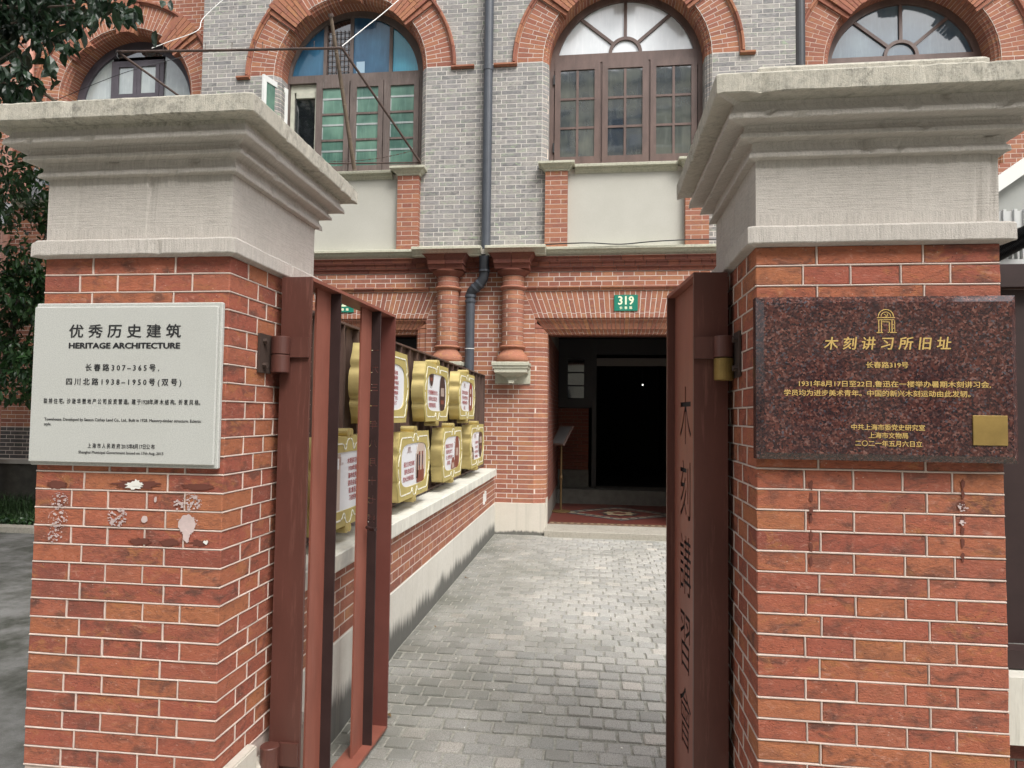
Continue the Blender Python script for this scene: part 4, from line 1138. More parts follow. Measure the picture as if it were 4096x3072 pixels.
# engaged columns
def column(cx):
    R = .131; cy = YH - .075
    n = 14; zs = [2.222 + i * (2.870 - 2.222) / 12 for i in range(13)]
    col = []
    for a, b in zip(zs[:-1], zs[1:]): items.append((lathe(cx, cy, [(R - .003, a + .003), (R, a + .005), (R, b - .005), (R - .003, b - .003)], 28), "brick_house"))
    col.append([(R - .004, 2.20), (R - .004, 3.05)])
    for a, b in ((2.928, 2.985), (2.985, 3.040)): items.append((lathe(cx, cy, [(R - .003, a + .003), (R, a + .005), (R, b - .005), (R - .003, b - .003)], 28), "brick_house"))
    for i_, (a, b) in enumerate(zip(zs[:-1], zs[1:])):
        an = rad(-60 if i_ % 2 else -115) ; items.append((box(cx + (R + .0006) * math.cos(an) - .003, cx + (R + .0006) * math.cos(an) + .003, cy + (R + .0006) * math.sin(an) - .002, cy + (R + .0006) * math.sin(an) + .004, a + .004, b - .004), "mortar_house"))
    solid("column_core", [lathe(cx, cy, [(R - .004, 2.10), (R - .004, 3.06)], 28)], "mortar_house", house, smooth=False)
    solid("column_ring", [lathe(cx, cy, [(R - .005, 2.872), (R + .004, 2.874), (R + .012, 2.890), (R + .028, 2.898), (R + .032, 2.910), (R + .026, 2.921), (R, 2.926)], 28)], "brick_house", house, smooth=True)
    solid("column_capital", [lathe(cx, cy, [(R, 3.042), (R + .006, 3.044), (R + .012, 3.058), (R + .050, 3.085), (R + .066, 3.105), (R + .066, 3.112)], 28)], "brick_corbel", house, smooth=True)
    for (h, d0, d1, za, zb) in ((.205, .19, .21, 3.114, 3.172), (.215, .21, .26, 3.174, 3.286)):
        q = .055 if za > 3.15 else 0
        for s_ in ((-1, 0), (0, 1)):
            xa, xb = cx + s_[0] * h + (G if s_[0] == 0 else 0), cx + s_[1] * h - (G if s_[1] == 0 else 0)
            ea = -q if s_[0] == -1 else 0; eb = q if s_[1] == 1 else 0
            items.append((loft([[(xa, cy - d0 + .02, za + .003), (xb, cy - d0 + .02, za + .003), (xb, YH + .01, za + .003), (xa, YH + .01, za + .003)],
                             [(xa, cy - d0 + .015, (za + zb) / 2 - .01), (xb, cy - d0 + .015, (za + zb) / 2 - .01), (xb, YH + .01, (za + zb) / 2 - .01), (xa, YH + .01, (za + zb) / 2 - .01)],
                             [(xa + ea * .6, cy - d1 + .02, zb - .014), (xb + eb * .6, cy - d1 + .02, zb - .014), (xb + eb * .6, YH + .01, zb - .014), (xa + ea * .6, YH + .01, zb - .014)],
                             [(xa + ea, cy - d1, zb - .003), (xb + eb, cy - d1, zb - .003), (xb + eb, YH + .01, zb - .003), (xa + ea, YH + .01, zb - .003)]]), "brick_corbel"))
    solid("column_base", [lathe(cx, cy, [(R - .004, 2.222), (R + .010, 2.220), (R + .026, 2.210), (R + .028, 2.200), (R + .020, 2.190), (R - .002, 2.184), (R - .002, 2.168), (R + .006, 2.150), (R + .022, 2.128), (R + .040, 2.105), (R + .048, 2.100), (R + .056, 2.080), (R + .062, 2.055), (R + .058, 2.035), (R + .045, 2.022), (R + .02, 2.020)], 32)], "brick_house", house, smooth=True)
    a, b = cx - .212, cx + .212
    solid("bracket", [sq_profile(cx - .19, cx + .19, YH - .245, YH - .01, [(-.16, 1.775), (-.155, 1.80), (-.13, 1.822), (-.11, 1.85), (-.06, 1.872), (-.04, 1.893), (0, 1.897), (.0, 1.935), (.012, 1.945), (.016, 1.972), (.028, 1.978), (.030, 2.012), (.022, 2.019)]), box(a, b, YH - .016, YH + .01, 1.775, 1.965)], "cornice_stone", house)
column(-.952 - .012); column(-1.765 + .012)
# stone plinth
solid("plinth", [box(-2.175, -.562, YH - .018, YH + .28, -.02, .360), box(-.5615, -.55, YH + .085, YH + .30, -.02, .41)], "plinth_stone", house)
solid("plinth", [box(1.27, XR_, YH - .018, YH + .28, -.02, .360)], "plinth_stone", house)
solid("plinth", [box(XL, BL - .912, YH - .018, YH + .28, -.02, .360)], "plinth_stone", house)
solid("pointing", mor, "mortar_house", house, "stuff")
def okey(t):
    v = t[0][0][0]; x, z = v[0], v[2]
    if -1.16 < x < -.2 and z < 3.3: return 0
    return abs(x + .3) + abs(z - 3.0) * .5
emit_bricks(items, house, 300, order=okey)
solid("parapet", [box(XL, XR_, YH - .12, YH + .35, 8.2, 8.45)], "cornice_stone", house)

# house shell and porch interior
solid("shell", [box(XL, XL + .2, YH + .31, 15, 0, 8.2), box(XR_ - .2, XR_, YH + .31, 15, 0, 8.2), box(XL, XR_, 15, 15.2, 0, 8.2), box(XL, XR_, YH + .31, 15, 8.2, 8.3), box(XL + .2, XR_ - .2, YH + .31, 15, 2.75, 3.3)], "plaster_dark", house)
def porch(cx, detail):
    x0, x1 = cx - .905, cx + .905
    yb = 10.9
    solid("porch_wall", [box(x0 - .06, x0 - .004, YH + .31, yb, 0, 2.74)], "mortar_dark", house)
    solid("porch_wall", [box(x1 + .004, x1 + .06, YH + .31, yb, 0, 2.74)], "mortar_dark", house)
    if detail:
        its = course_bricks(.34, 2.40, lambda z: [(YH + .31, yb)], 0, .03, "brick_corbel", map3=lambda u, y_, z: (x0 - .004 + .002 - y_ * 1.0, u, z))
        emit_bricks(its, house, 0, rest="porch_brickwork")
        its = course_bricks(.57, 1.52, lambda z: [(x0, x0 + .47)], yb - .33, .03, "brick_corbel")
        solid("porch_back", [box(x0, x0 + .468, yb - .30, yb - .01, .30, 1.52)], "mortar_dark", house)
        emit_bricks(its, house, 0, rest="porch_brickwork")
        solid("porch_plinth", [box(x0, x0 + .475, yb - .335, yb - .28, .30, .565)], "porch_stone", house)
        solid("back_step", [box(x0, x1, yb - .65, yb - .02, .085, .298)], "porch_stone", house)
        # dark timber screen with small lights
        wz0, wz1 = 1.53, 2.60; wx0, wx1 = x0, x0 + .52; yy = yb - .36
        fr = [box(wx0, wx1, yy, yy + .06, wz0, wz0 + .14), box(wx0, wx1, yy, yy + .06, wz1 - .30, wz1), box(wx0, wx0 + .14, yy, yy + .06, wz0 + .1405, wz1 - .3005), box(wx1 - .12, wx1, yy, yy + .06, wz0 + .1405, wz1 - .3005)]
        sc = solid("screen_frame", fr, "wood_black", house)
        for q in range(3):
            za = wz0 + .15 + q * .205
            solid("pane", [box(wx0 + .145, wx1 - .125, yy + .03, yy + .035, za, za + .18)], "glass_black", sc)
            solid("glazing_bar", [box(wx0 + .1405, wx1 - .1205, yy + .01, yy + .05, za + .182, za + .202)], "wood_black", sc)
        solid("door_post", [box(wx1 + .001, wx1 + .07, yy - .01, yy + .08, .30, 2.60)], "wood_black", house)
        solid("door_lintel", [box(wx1 + .071, x1, yy, yy + .08, 2.36, 2.60)], "wood_black", house)
        solid("door_track", [box(wx1 + .071, x1, yy - .02, yy - .001, 2.18, 2.30)], "plaster_mid", house)
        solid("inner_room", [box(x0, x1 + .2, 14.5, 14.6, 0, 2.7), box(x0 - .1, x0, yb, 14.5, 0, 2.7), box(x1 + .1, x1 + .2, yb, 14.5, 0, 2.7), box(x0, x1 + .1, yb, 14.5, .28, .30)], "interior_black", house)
    else:
        solid("door_panel", [box(x0, x1, YH + .9, YH + .95, .1, 2.42)], "wood_black", house)
        solid("door_panel", [box(x0 + .95, x0 + 1.2, YH + .85, YH + .88, 1.5, 2.25)], "plaster_mid", house)
    # soffit bricks behind the arch
    its = []
    for i in range(26):
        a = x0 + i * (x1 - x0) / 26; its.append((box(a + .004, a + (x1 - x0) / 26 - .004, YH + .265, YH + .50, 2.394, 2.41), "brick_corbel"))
    emit_bricks(its, house, 0, rest="porch_brickwork")
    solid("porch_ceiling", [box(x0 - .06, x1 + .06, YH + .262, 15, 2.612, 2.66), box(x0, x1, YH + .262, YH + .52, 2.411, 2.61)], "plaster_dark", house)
porch(BR, True); porch(BL, False)
# floor and doorstep
fl = new("porch_floor", mk([box(BR - .905, BR + .905, 8.305, 10.9, 0, .086), box(BL - .905, BL + .905, 8.305, 9.9, 0, .086)]), "tile_red", kind="structure")
st = solid("doorstep", [loft([[(-.562, 7.905, z), (1.27, 7.905, z), (1.27, 8.303, z), (-.562, 8.303, z)] for z in (-.02, .058)] + [[(-.562, 7.912, .064), (1.27, 7.912, .064), (1.27, 8.303, .084), (-.562, 8.303, .084)]])], "step_stone")
tag(st, "worn pale stone doorstep in front of the dark porch", "doorstep")
# mosaic border and diamond
tl = []
def tri(pts, z=.0865): return prism([(p[0], p[1], z - .0004) for p in pts], [(p[0], p[1], z + .001) for p in pts])
solid("tile_border", [box(-.54, 1.25, 8.325, 8.340, .086, .0875), box(-.54, 1.25, 8.415, 8.430, .086, .0875)], "tile_cream", fl)
solid("tile_border", [box(-.54, 1.25, 8.341, 8.414, .086, .0868)], "tile_red", fl)
n = 22; cr = []; bk = []
for i in range(n):
    x = -.54 + (i + .5) * 1.79 / n; w = 1.79 / n / 2
    (cr if i % 2 else cr).append(tri([(x - w * .8, 8.3775), (x, 8.347), (x + w * .8, 8.3775), (x, 8.408)], .0875))
    bk.append(tri([(x + w - w * .5, 8.3775), (x + w, 8.35), (x + w + w * .5, 8.3775), (x + w, 8.405)], .0872))
solid("tile_diamond", cr, "tile_cream", fl, "stuff"); solid("tile_diamond", bk, "tile_black", fl, "stuff")
dc = (BR, 9.35)
def ringd(rx, ry, w, z): # diamond ring
    o = [(dc[0] - rx, dc[1]), (dc[0], dc[1] - ry), (dc[0] + rx, dc[1]), (dc[0], dc[1] + ry)]; k = (rx - w) / rx
    i_ = [(dc[0] + (p[0] - dc[0]) * k, dc[1] + (p[1] - dc[1]) * k) for p in o]
    return [prism([(a[0], a[1], z), (b[0], b[1], z), (c2[0], c2[1], z), (d2[0], d2[1], z)], [(a[0], a[1], z + .001), (b[0], b[1], z + .001), (c2[0], c2[1], z + .001), (d2[0], d2[1], z + .001)]) for a, b, c2, d2 in zip(o, o[1:] + o[:1], i_[1:] + i_[:1], i_)]
solid("tile_ring", ringd(.86, .66, .86 - .80, .0862), "tile_black", fl)
solid("tile_ring", ringd(.80, .615, .045, .0864), "tile_grey", fl)
solid("tile_ring", ringd(.755, .58, .12, .0864), "tile_black", fl)
solid("tile_ring", ringd(.635, .488, .035, .0864), "tile_grey", fl)
cc = []
for sx, sy in ((1, 1), (-1, 1), (1, -1), (-1, -1)):
    for i in range(6):
        t = (i + .5) / 6; x = dc[0] + sx * .695 * (1 - t); y = dc[1] + sy * .534 * t
        cc.append(tri([(x - .05, y - .02), (x + .05, y - .02), (x + .03, y + .02), (x - .03, y + .02)], .0880))
solid("tile_chip", cc, "tile_cream", fl, "stuff")
solid("tile_star", [tri([(dc[0] + r_ * math.cos(a * math.pi / 8), dc[1] + r_ * .9 * math.sin(a * math.pi / 8)) for a, r_ in [(k, .30 if k % 2 == 0 else .24) for k in range(16)]], .0866)], "tile_black", fl)
solid("tile_star", [tri([(dc[0] + r_ * math.cos(a * math.pi / 8), dc[1] + r_ * .9 * math.sin(a * math.pi / 8)) for a, r_ in [(k, .24 if k % 2 == 0 else .17) for k in range(16)]], .0878)], "tile_cream", fl)
solid("tile_star", [tri([(dc[0] + .1 * math.cos(a * math.pi / 4), dc[1] + .09 * math.sin(a * math.pi / 4)) for a in range(8)], .0890)], "tile_red", fl)

# porch notice stand
ns = empty("notice_stand", (-.42, 9.62, .086), "brass notice stand with tilted board just inside the dark porch", "notice stand")
solid("base", [lathe(-.44, 9.35, [(.13, .087), (.135, .092), (.12, .104), (.03, .115)], 28)], "brass_stand", ns, smooth=False)
solid("pole", [tube([(-.44, 9.35, .105), (-.44, 9.35, 1.05)], .014, 12), lathe(-.44, 9.35, [(.016, .52), (.024, .54), (.024, .56), (.016, .58)], 14)], "brass_stand", ns)
bm_ = Matrix.Translation((-.43, 9.33, 1.13)) @ Matrix.Rotation(rad(-38), 4, 'Z') @ Matrix.Rotation(rad(52), 4, 'X')
o = new("board", bevbox_mesh(.24, .33, .02, .003), "wood_brown", ns, bm_)
o2 = new("sheet", bevbox_mesh(.19, .28, .004, .001), "notice_shaded", o, bm_ @ Matrix.Translation((0, 0, .012)))
# spot in the hall
sp_o = solid("ceiling_lamp", [lathe(.86, 12.2, [(.0, 1.958), (.008, 1.962), (.009, 1.972), (.006, 1.98)], 12)], "paper_white")
s = NT("lamp_glow"); s.b.inputs["Emission Color"].default_value = (1, .97, .9, 1); s.b.inputs["Emission Strength"].default_value = 3
sp_o.data.materials.clear(); sp_o.data.materials.append(MATS["lamp_glow"])
tag(sp_o, "tiny lit lamp glowing deep inside the dark doorway", "lamp")
solid("lamp_cord", [tube([(.86, 12.2, 1.981), (.86, 12.2, 2.6)], .003, 5)], "cable_black", sp_o)

# ------------------------------------------------------------------ windows
def ring_solid(cx, Y0, r0, r1, zs, depth, a0=0, a1=180, n=32):
    return loft([[(cx + r * math.cos(rad(a0 + (a1 - a0) * i / n)), y_, zs + r * math.sin(rad(a0 + (a1 - a0) * i / n))) for r, y_ in ((r0, Y0), (r1, Y0), (r1, Y0 + depth), (r0, Y0 + depth))] for i in range(n + 1)])
def bar(p, q, w, Y0, depth):
    p, q = Vector((p[0], 0, p[1])), Vector((q[0], 0, q[1])); t = (q - p).normalized(); n_ = Vector((-t.z, 0, t.x)) * w / 2
    f = [p - n_, q - n_, q + n_, p + n_]
    return prism([(v_.x, Y0, v_.z) for v_ in f], [(v_.x, Y0 + depth, v_.z) for v_ in f])
def sector(cx, zc, r0, r1, a0, a1, y, zmin=None, n=10, xmin=None, xmax=None):
    pts = [(cx + r1 * math.cos(rad(a0 + (a1 - a0) * i / n)), zc[1] + r1 * math.sin(rad(a0 + (a1 - a0) * i / n))) for i in range(n + 1)]
    pin = [(cx + r0 * math.cos(rad(a1 + (a0 - a1) * i / n)), zc[0] + r0 * math.sin(rad(a1 + (a0 - a1) * i / n))) for i in range(n + 1)]
    P_ = [(x, max(z, zmin) if zmin else z) for x, z in pts + pin]
    q = []
    for p in P_:
        if not q or (Vector(p) - Vector(q[-1])).length > 1e-4: q.append(p)
    return prism([(x, y, z) for x, z in q], [(x, y + .004, z) for x, z in q])
def fan_window(cx, Yw, parent, wood, lunette, sash_glass, with_sash=True):
    win = solid("window", [ring_solid(cx, Yw, .85, .955, ZSP, .10), box(cx - .955, cx - .875, Yw, Yw + .10, 4.42, ZSP), box(cx + .875, cx + .955, Yw, Yw + .10, 4.42, ZSP), box(cx - .8745, cx + .8745, Yw - .004, Yw + .104, 5.79, 5.90), box(cx - .8745, cx + .8745, Yw, Yw + .10, 4.42, 4.50)], wood, parent)
    zc = 5.90
    solid("hub_ring", [ring_solid(cx, Yw + .008, .165, .205, zc, .05)], wood, win)
    for a in (40, 90, 140):
        e = rad(a); p = (cx + .20 * math.cos(e), zc + .20 * math.sin(e))
        # where this ray meets the outer arc
        dx, dz = math.cos(e), math.sin(e); oz = zc - ZSP; bq = oz * dz; t = -bq + math.sqrt(bq * bq - (oz * oz - .86 ** 2))
        solid("spoke", [bar(p, (cx + dx * t, zc + dz * t), .038, Yw + .012, .045)], wood, win)
    angs = [0, 40, 90, 140, 180]
    for a0, a1 in zip(angs, angs[1:]):
        n = 8; pts = []
        for i in range(n + 1):
            e = rad(a0 + (a1 - a0) * i / n); dx, dz = math.cos(e), math.sin(e); oz = zc - ZSP; bq = oz * dz; t = -bq + math.sqrt(bq * bq - (oz * oz - .87 ** 2)); pts.append((cx + dx * t, zc + dz * t))
        for i in range(n, -1, -1):
            e = rad(a0 + (a1 - a0) * i / n); pts.append((cx + .18 * math.cos(e), zc + .18 * math.sin(e)))
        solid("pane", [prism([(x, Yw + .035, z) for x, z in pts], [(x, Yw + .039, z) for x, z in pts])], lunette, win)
    pts = [(cx + .18 * math.cos(rad(i * 15)), zc + .18 * math.sin(rad(i * 15))) for i in range(13)]
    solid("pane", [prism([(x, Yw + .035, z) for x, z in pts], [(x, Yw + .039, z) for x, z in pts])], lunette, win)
    if with_sash:
        for s_ in (-1, 0, 1):
            c0 = cx + s_ * .585
            if s_ < 1: solid("mullion", [box(c0 + .2815, c0 + .3035, Yw + .005, Yw + .08, 4.5005, 5.7895)], wood, win)
            a, b = c0 - .28, c0 + .28; z0, z1 = 4.503, 5.787
            z_in0, z_in1 = z0 + .10, z1 - .085; xi0, xi1 = a + .07, b - .07
            sh = [box(a, b, Yw - .012, Yw + .03, z0, z_in0), box(a, b, Yw - .012, Yw + .03, z_in1, z1), box(a, xi0, Yw - .012, Yw + .03, z_in0, z_in1), box(xi1, b, Yw - .012, Yw + .03, z_in0, z_in1)]
            cm = (xi0 + xi1) / 2; zr = (z_in1 - z_in0) / 3
            sh += [box(cm - .015, cm + .015, Yw - .004, Yw + .025, z_in0, z_in1)]
            sh += [box(xi0, xi1, Yw - .002, Yw + .023, z_in0 + q * zr - .014, z_in0 + q * zr + .014) for q in (1, 2)]
            solid("sash", sh, wood, win)
            for cc2 in range(2):
                for q in range(3):
                    xa, xb = (xi0, cm - .015) if cc2 == 0 else (cm + .015, xi1)
                    solid("pane", [box(xa, xb, Yw + .008, Yw + .012, z_in0 + q * zr + (.014 if q else 0), z_in0 + (q + 1) * zr - (.014 if q < 2 else 0))], sash_glass, win)
        for zz in (4.72, 5.58): solid("hinge", [box(cx - .885, cx - .865, Yw - .025, Yw - .001, zz - .06, zz + .06)], "cable_black", win)
    return win
fan_window(BR, YH + .25, house, "wood_brown", "glass_painted_sky", "glass_dusky")
# old window of the left bay
def old_window(cx, Yw, parent):
    wd = "wood_weathered"
    win = solid("window", [ring_solid(cx, Yw, .86, .955, ZSP, .10), box(cx - .955, cx - .875, Yw, Yw + .10, 4.42, ZSP), box(cx + .875, cx + .955, Yw, Yw + .10, 4.42, ZSP), box(cx - .8745, cx + .8745, Yw - .004, Yw + .104, 5.70, 5.80), box(cx - .8745, cx + .8745, Yw, Yw + .10, 4.42, 4.49)], wd, parent)
    xs = [-.87, -.43, .0 - .07, .50, .87]
    bars_ = [-.40, -.045, .485]
    for x in bars_:
        h = math.sqrt(.865 ** 2 - x * x)
        solid("mullion", [box(cx + x - .022, cx + x + .022, Yw + .01, Yw + .06, 5.80, ZSP + h)], wd, win)
    edges = [-.868] + bars_ + [.868]
    for i, (a, b) in enumerate(zip(edges, edges[1:])):
        a2, b2 = a + (.022 if i else 0), b - (.022 if i < 3 else 0)
        pts = [(cx + a2, 5.80), (cx + b2, 5.80)]
        for k in range(9):
            x = b2 + (a2 - b2) * k / 8; pts.append((cx + x, max(5.801, ZSP + math.sqrt(max(.0, .868 ** 2 - x * x)))))
        q = []
        for p in pts:
            if not q or (Vector(p) - Vector(q[-1])).length > 1e-3: q.append(p)
        solid("pane", [prism([(x, Yw + .035, z) for x, z in q], [(x, Yw + .039, z) for x, z in q])], ("glass_blue", "glass_black", "glass_blue", "glass_teal")[i], win)
    gr_ = [box(cx - .37 + k * .055, cx - .364 + k * .055, Yw + .02, Yw + .026, 5.80, 6.40) for k in range(6)] + [box(cx - .378, cx - .068, Yw + .014, Yw + .02, 5.84 + k * .075, 5.846 + k * .075) for k in range(8)]
    solid("grille", gr_, "iron_rust", win)
    solid("sticker", [box(cx + .02, cx + .13, Yw + .028, Yw + .032, 5.82, 5.97)], "plastic_blue", win)
    # three sashes on the right, inner white window on the left
    for k, (a, b) in enumerate(((-.50, -.055), (-.04, .40), (.41, .872))):
        z0, z1 = 4.492, 5.698; xi0, xi1 = cx + a + .085, cx + b - .065
        sh = [box(cx + a, cx + b, Yw - .012, Yw + .03, z0, z0 + .09), box(cx + a, cx + b, Yw - .012, Yw + .03, z1 - .08, z1), box(cx + a, xi0, Yw - .012, Yw + .03, z0 + .09, z1 - .08), box(xi1, cx + b, Yw - .012, Yw + .03, z0 + .09, z1 - .08)]
        zi0, zi1 = z0 + .09, z1 - .08; zr = (zi1 - zi0) / 3
        sh += [box(xi0, xi1, Yw - .002, Yw + .023, zi0 + q * zr - .013, zi0 + q * zr + .013) for q in (1, 2)]
        solid("sash", sh, wd, win)
        for q in range(3):
            solid("pane", [box(xi0, xi1, Yw + .008, Yw + .012, zi0 + q * zr + (.013 if q else 0), zi0 + (q + 1) * zr - (.013 if q < 2 else 0))], "glass_green", win)
            solid("glazing_bead", [box(xi0, xi1, Yw + .003, Yw + .0075, zi0 + q * zr + .19, zi0 + q * zr + .215), box(xi0, xi0 + .012, Yw + .003, Yw + .0075, zi0 + q * zr + .02, zi0 + q * zr + .18)], "glass_pale", win)
    a, b = cx - .87, cx - .505
    solid("inner_frame", [box(a, b, Yw + .04, Yw + .09, 5.60, 5.698), box(a, a + .05, Yw + .04, Yw + .09, 4.5, 5.60), box(b - .03, b, Yw + .04, Yw + .09, 4.5, 5.60), box(a + .08, b - .03, Yw + .03, Yw + .06, 5.52, 5.60)], "paint_cream", win)
    solid("screen", [box(a + .05, b - .03, Yw + .062, Yw + .066, 4.5, 5.52)], "glass_black", win)
    # open white casement swung outward
    def cas(u, q, z): return (cx - .88 - .12 * u * 1.0 - q * .9, Yw - .02 - .42 * u + q * .2, z)
    def cb_(u0, u1, z0, z1, t=.03): return prism([cas(u0, 0, z0), cas(u1, 0, z0), cas(u1, t, z0), cas(u0, t, z0)], [cas(u0, 0, z1), cas(u1, 0, z1), cas(u1, t, z1), cas(u0, t, z1)])
    fr = solid("open_casement", [cb_(0, .12, 4.95, 5.62), cb_(.88, 1, 4.95, 5.62), cb_(.12, .88, 4.95, 5.02), cb_(.12, .88, 5.55, 5.62)], "paint_white", win)
    solid("pane", [prism([cas(.12, .012, 5.02), cas(.88, .012, 5.02), cas(.88, .016, 5.02), cas(.12, .016, 5.02)], [cas(.12, .012, 5.55), cas(.88, .012, 5.55), cas(.88, .016, 5.55), cas(.12, .016, 5.55)])], "glass_green", fr)
old_window(BL - .03, YH + .25, house)
solid("rear_curtain", [box(BL - 1, BL + 1, YH + .45, YH + .46, 4.3, 6.7), box(BR - 1, BR + 1, YH + .6, YH + .61, 4.3, 6.7)], "interior_black", house)

# ------------------------------------------------------------------ flank houses
def flank(cx, xa, xb, label, belt, mats=("brick_house",), violet=False, lowdark=False):
    Y0 = 8.40
    h_ = empty("terrace_house", ((xa + xb) / 2, 9, 0), label, "house", "brick terrace houses")
    it = []; mo = []
    me = curve_plate([[(xa, 0), (xb, 0), (xb, 8.2), (xa, 8.2)], arch_pts(cx, 1.0, 4.4, ZSP)], .30)
    new("wall", me, "mortar_house", h_, plate_world(Y0 + .0012))
    def al(z):
        hh = []
        if 4.4 < z < ZSP: hh.append((cx - 1.01, cx + 1.01))
        elif ZSP <= z < ZSP + 1.37: w = math.sqrt(max(0, 1.37 ** 2 - (z - ZSP) ** 2)); hh.append((cx - w, cx + w))
        return subtract((xa, xb), hh)
    def al2(z): return [(a, b) for a, b in al(z)]
    if lowdark:
        it += course_bricks(.72, 1.15, al, Y0, .03, "brick_dark", off=.1)
        it += course_bricks(1.155, 4.20, al, Y0, .03, "brick_house", off=.1, k0=1)
        solid("plinth", [box(xa, xb, Y0 - .10, Y0 + .02, 0, .66)], "soil", h_); solid("plinth_ledge", [box(xa, xb, Y0 - .13, Y0 + .02, .6605, .715)], "step_stone", h_)
    else:
        it += course_bricks(.36, 4.20, al, Y0, .03, "brick_house", off=.1)
    it += course_bricks(4.32 if belt else 4.20, 5.696, al, Y0, .03, "brick_house", off=.1)
    it += course_bricks(5.70, 8.15, al, Y0, .03, "brick_house", off=.1)
    if belt:
        pf = [(Y0 + .02, 4.20), (Y0 - .02, 4.20), (Y0 - .03, 4.23), (Y0 - .06, 4.25), (Y0 - .065, 4.28), (Y0 - .09, 4.285), (Y0 - .09, 4.315), (Y0 + .02, 4.32)]
        solid("belt_course", [prism([(xa, y_, z_) for y_, z_ in pf], [(xb, y_, z_) for y_, z_ in pf])], "cornice_stone", h_)
    global items
    keep = items; items = it
    for sg in (-1, 1): mo.append(jamb(cx, sg, 4.42, 5.696, "brick_house", prof=win_prof(cx, sg, Y0), wid=.08, y1=Y0 + .25))
    mo.append(arch_ring(cx, Y0, it)); items = keep
    solid("pointing", mo, "mortar_house", h_, "stuff")
    emit_bricks(it, h_, 280, order=lambda t: abs(t[0][0][0][0] - cx) + abs(t[0][0][0][2] - 6.3) * .8)
    solid("shell", [box(xa, xb, 15, 15.2, 0, 8.2), box(xa, xa + .2, Y0 + .31, 15, 0, 8.2), box(xb - .2, xb, Y0 + .31, 15, 0, 8.2), box(xa, xb, Y0 - .1, 15, 8.2, 8.4)], "plaster_dark", h_)
    solid("rear_curtain", [box(cx - 1, cx + 1, Y0 + .45, Y0 + .46, 4.4, 6.7)], "interior_black", h_)
    return h_
hl = flank(-6.46, -10.5, -5.075, "red brick terrace house set back at the left with a violet framed arched window", True, lowdark=True)
hr = flank(3.74, 2.305, 7.5, "red brick terrace house set back at the right with a dark fanlight window", False)
fan_window(3.74, 8.65, hr, "wood_brown", "glass_bluegrey", "glass_bluegrey", True)
def violet_window(cx, Yw, parent):
    wd = "wood_violet"
    win = solid("window", [ring_solid(cx, Yw, .82, .955, ZSP, .10), box(cx - .955, cx - .835, Yw, Yw + .10, 4.42, ZSP), box(cx + .835, cx + .955, Yw, Yw + .10, 4.42, ZSP), box(cx - .8345, cx + .8345, Yw, Yw + .10, 4.42, 4.50)], wd, parent)
    ztop = 6.30
    for x in (-.37, .37):
        solid("mullion", [box(cx + x - .03, cx + x + .03, Yw + .0, Yw + .06, 4.5005, ztop)], wd, win)
    solid("head_rail", [box(cx - .40, cx + .40, Yw - .002, Yw + .06, ztop + .001, ztop + .06)], wd, win)
    for s_ in (-1, 1):
        a, b = (cx - .338, cx - .002) if s_ < 0 else (cx + .002, cx + .338)
        xi0, xi1 = a + .055, b - .055; sh = [box(a, xi0, Yw - .01, Yw + .03, 4.502, ztop), box(xi1, b, Yw - .01, Yw + .03, 4.502, ztop)]
        zz = [4.502, 4.95, 5.40, 5.85, ztop]
        for z in zz: sh.append(box(xi0, xi1, Yw - .008, Yw + .028, z if z < 4.6 else z - .03, z + .03 if z < ztop else z))
        solid("sash", sh, wd, win)
        for z0, z1 in zip(zz, zz[1:]): solid("pane", [box(xi0, xi1, Yw + .01, Yw + .014, z0 + .03, z1 - .03)], "glass_pale", win)
    for s_ in (-1, 1):
        pts = []
        for k in range(13):
            x = .40 + (.83 - .40) * k / 12; pts.append((cx + s_ * x, ZSP + math.sqrt(max(0, .83 ** 2 - x * x))))
        pts += [(cx + s_ * .83, 4.5), (cx + s_ * .40, 4.5)]
        solid("pane", [prism([(x, Yw + .03, z) for x, z in pts], [(x, Yw + .034, z) for x, z in pts])], "glass_pale", win)
    pts = [(cx + .82 * math.cos(rad(a)), ZSP + .82 * math.sin(rad(a))) for a in range(62, 119, 4)]
    pts = [(x, z) for x, z in pts if z > ztop + .06]
    if len(pts) > 2: solid("pane", [prism([(x, Yw + .03, z) for x, z in pts], [(x, Yw + .034, z) for x, z in pts])], "glass_dusky", win)
violet_window(-6.46, 8.65, hl)

# ------------------------------------------------------------------ downpipes
dp = empty("downpipe", (-1.30, 7.9, 1.9), "dark slate downpipe running down the grey brick between the two arched windows", "downpipe")
solid("upper_pipe", [tube([(-1.30, 7.91, 3.36), (-1.30, 7.91, 8.2)], .056, 20)], "pipe_slate", dp, smooth=False)
for z in (5.60, 7.4): solid("pipe_collar", [tube([(-1.30, 7.91, z - .03), (-1.30, 7.91, z + .03)], .062, 20)], "pipe_slate", dp)
def offs(pts): return pts
solid("lower_pipe", [tube([(-1.475, 7.90, .02), (-1.475, 7.90, 2.80)], .056, 20)], "pipe_slate", dp)
solid("pipe_elbow", [tube([(-1.475, 7.90, 2.795), (-1.473, 7.90, 2.84), (-1.455, 7.89, 2.875), (-1.36, 7.88, 2.96), (-1.318, 7.875, 3.02), (-1.305, 7.87, 3.09), (-1.305, 7.85, 3.20), (-1.305, 7.83, 3.29)], .060, 20)], "pipe_black", dp)
for p, q in (((-1.475, 7.90, 2.74), (-1.475, 7.90, 2.77)), ((-1.475, 7.90, 2.80), (-1.475, 7.90, 2.83)), ((-1.425, 7.885, 2.903), (-1.407, 7.884, 2.920)), ((-1.37, 7.88, 2.95), (-1.352, 7.879, 2.966)), ((-1.305, 7.86, 3.10), (-1.305, 7.86, 3.12))):
    solid("pipe_collar", [tube([p, q], .066, 20)], "pipe_slate", dp)
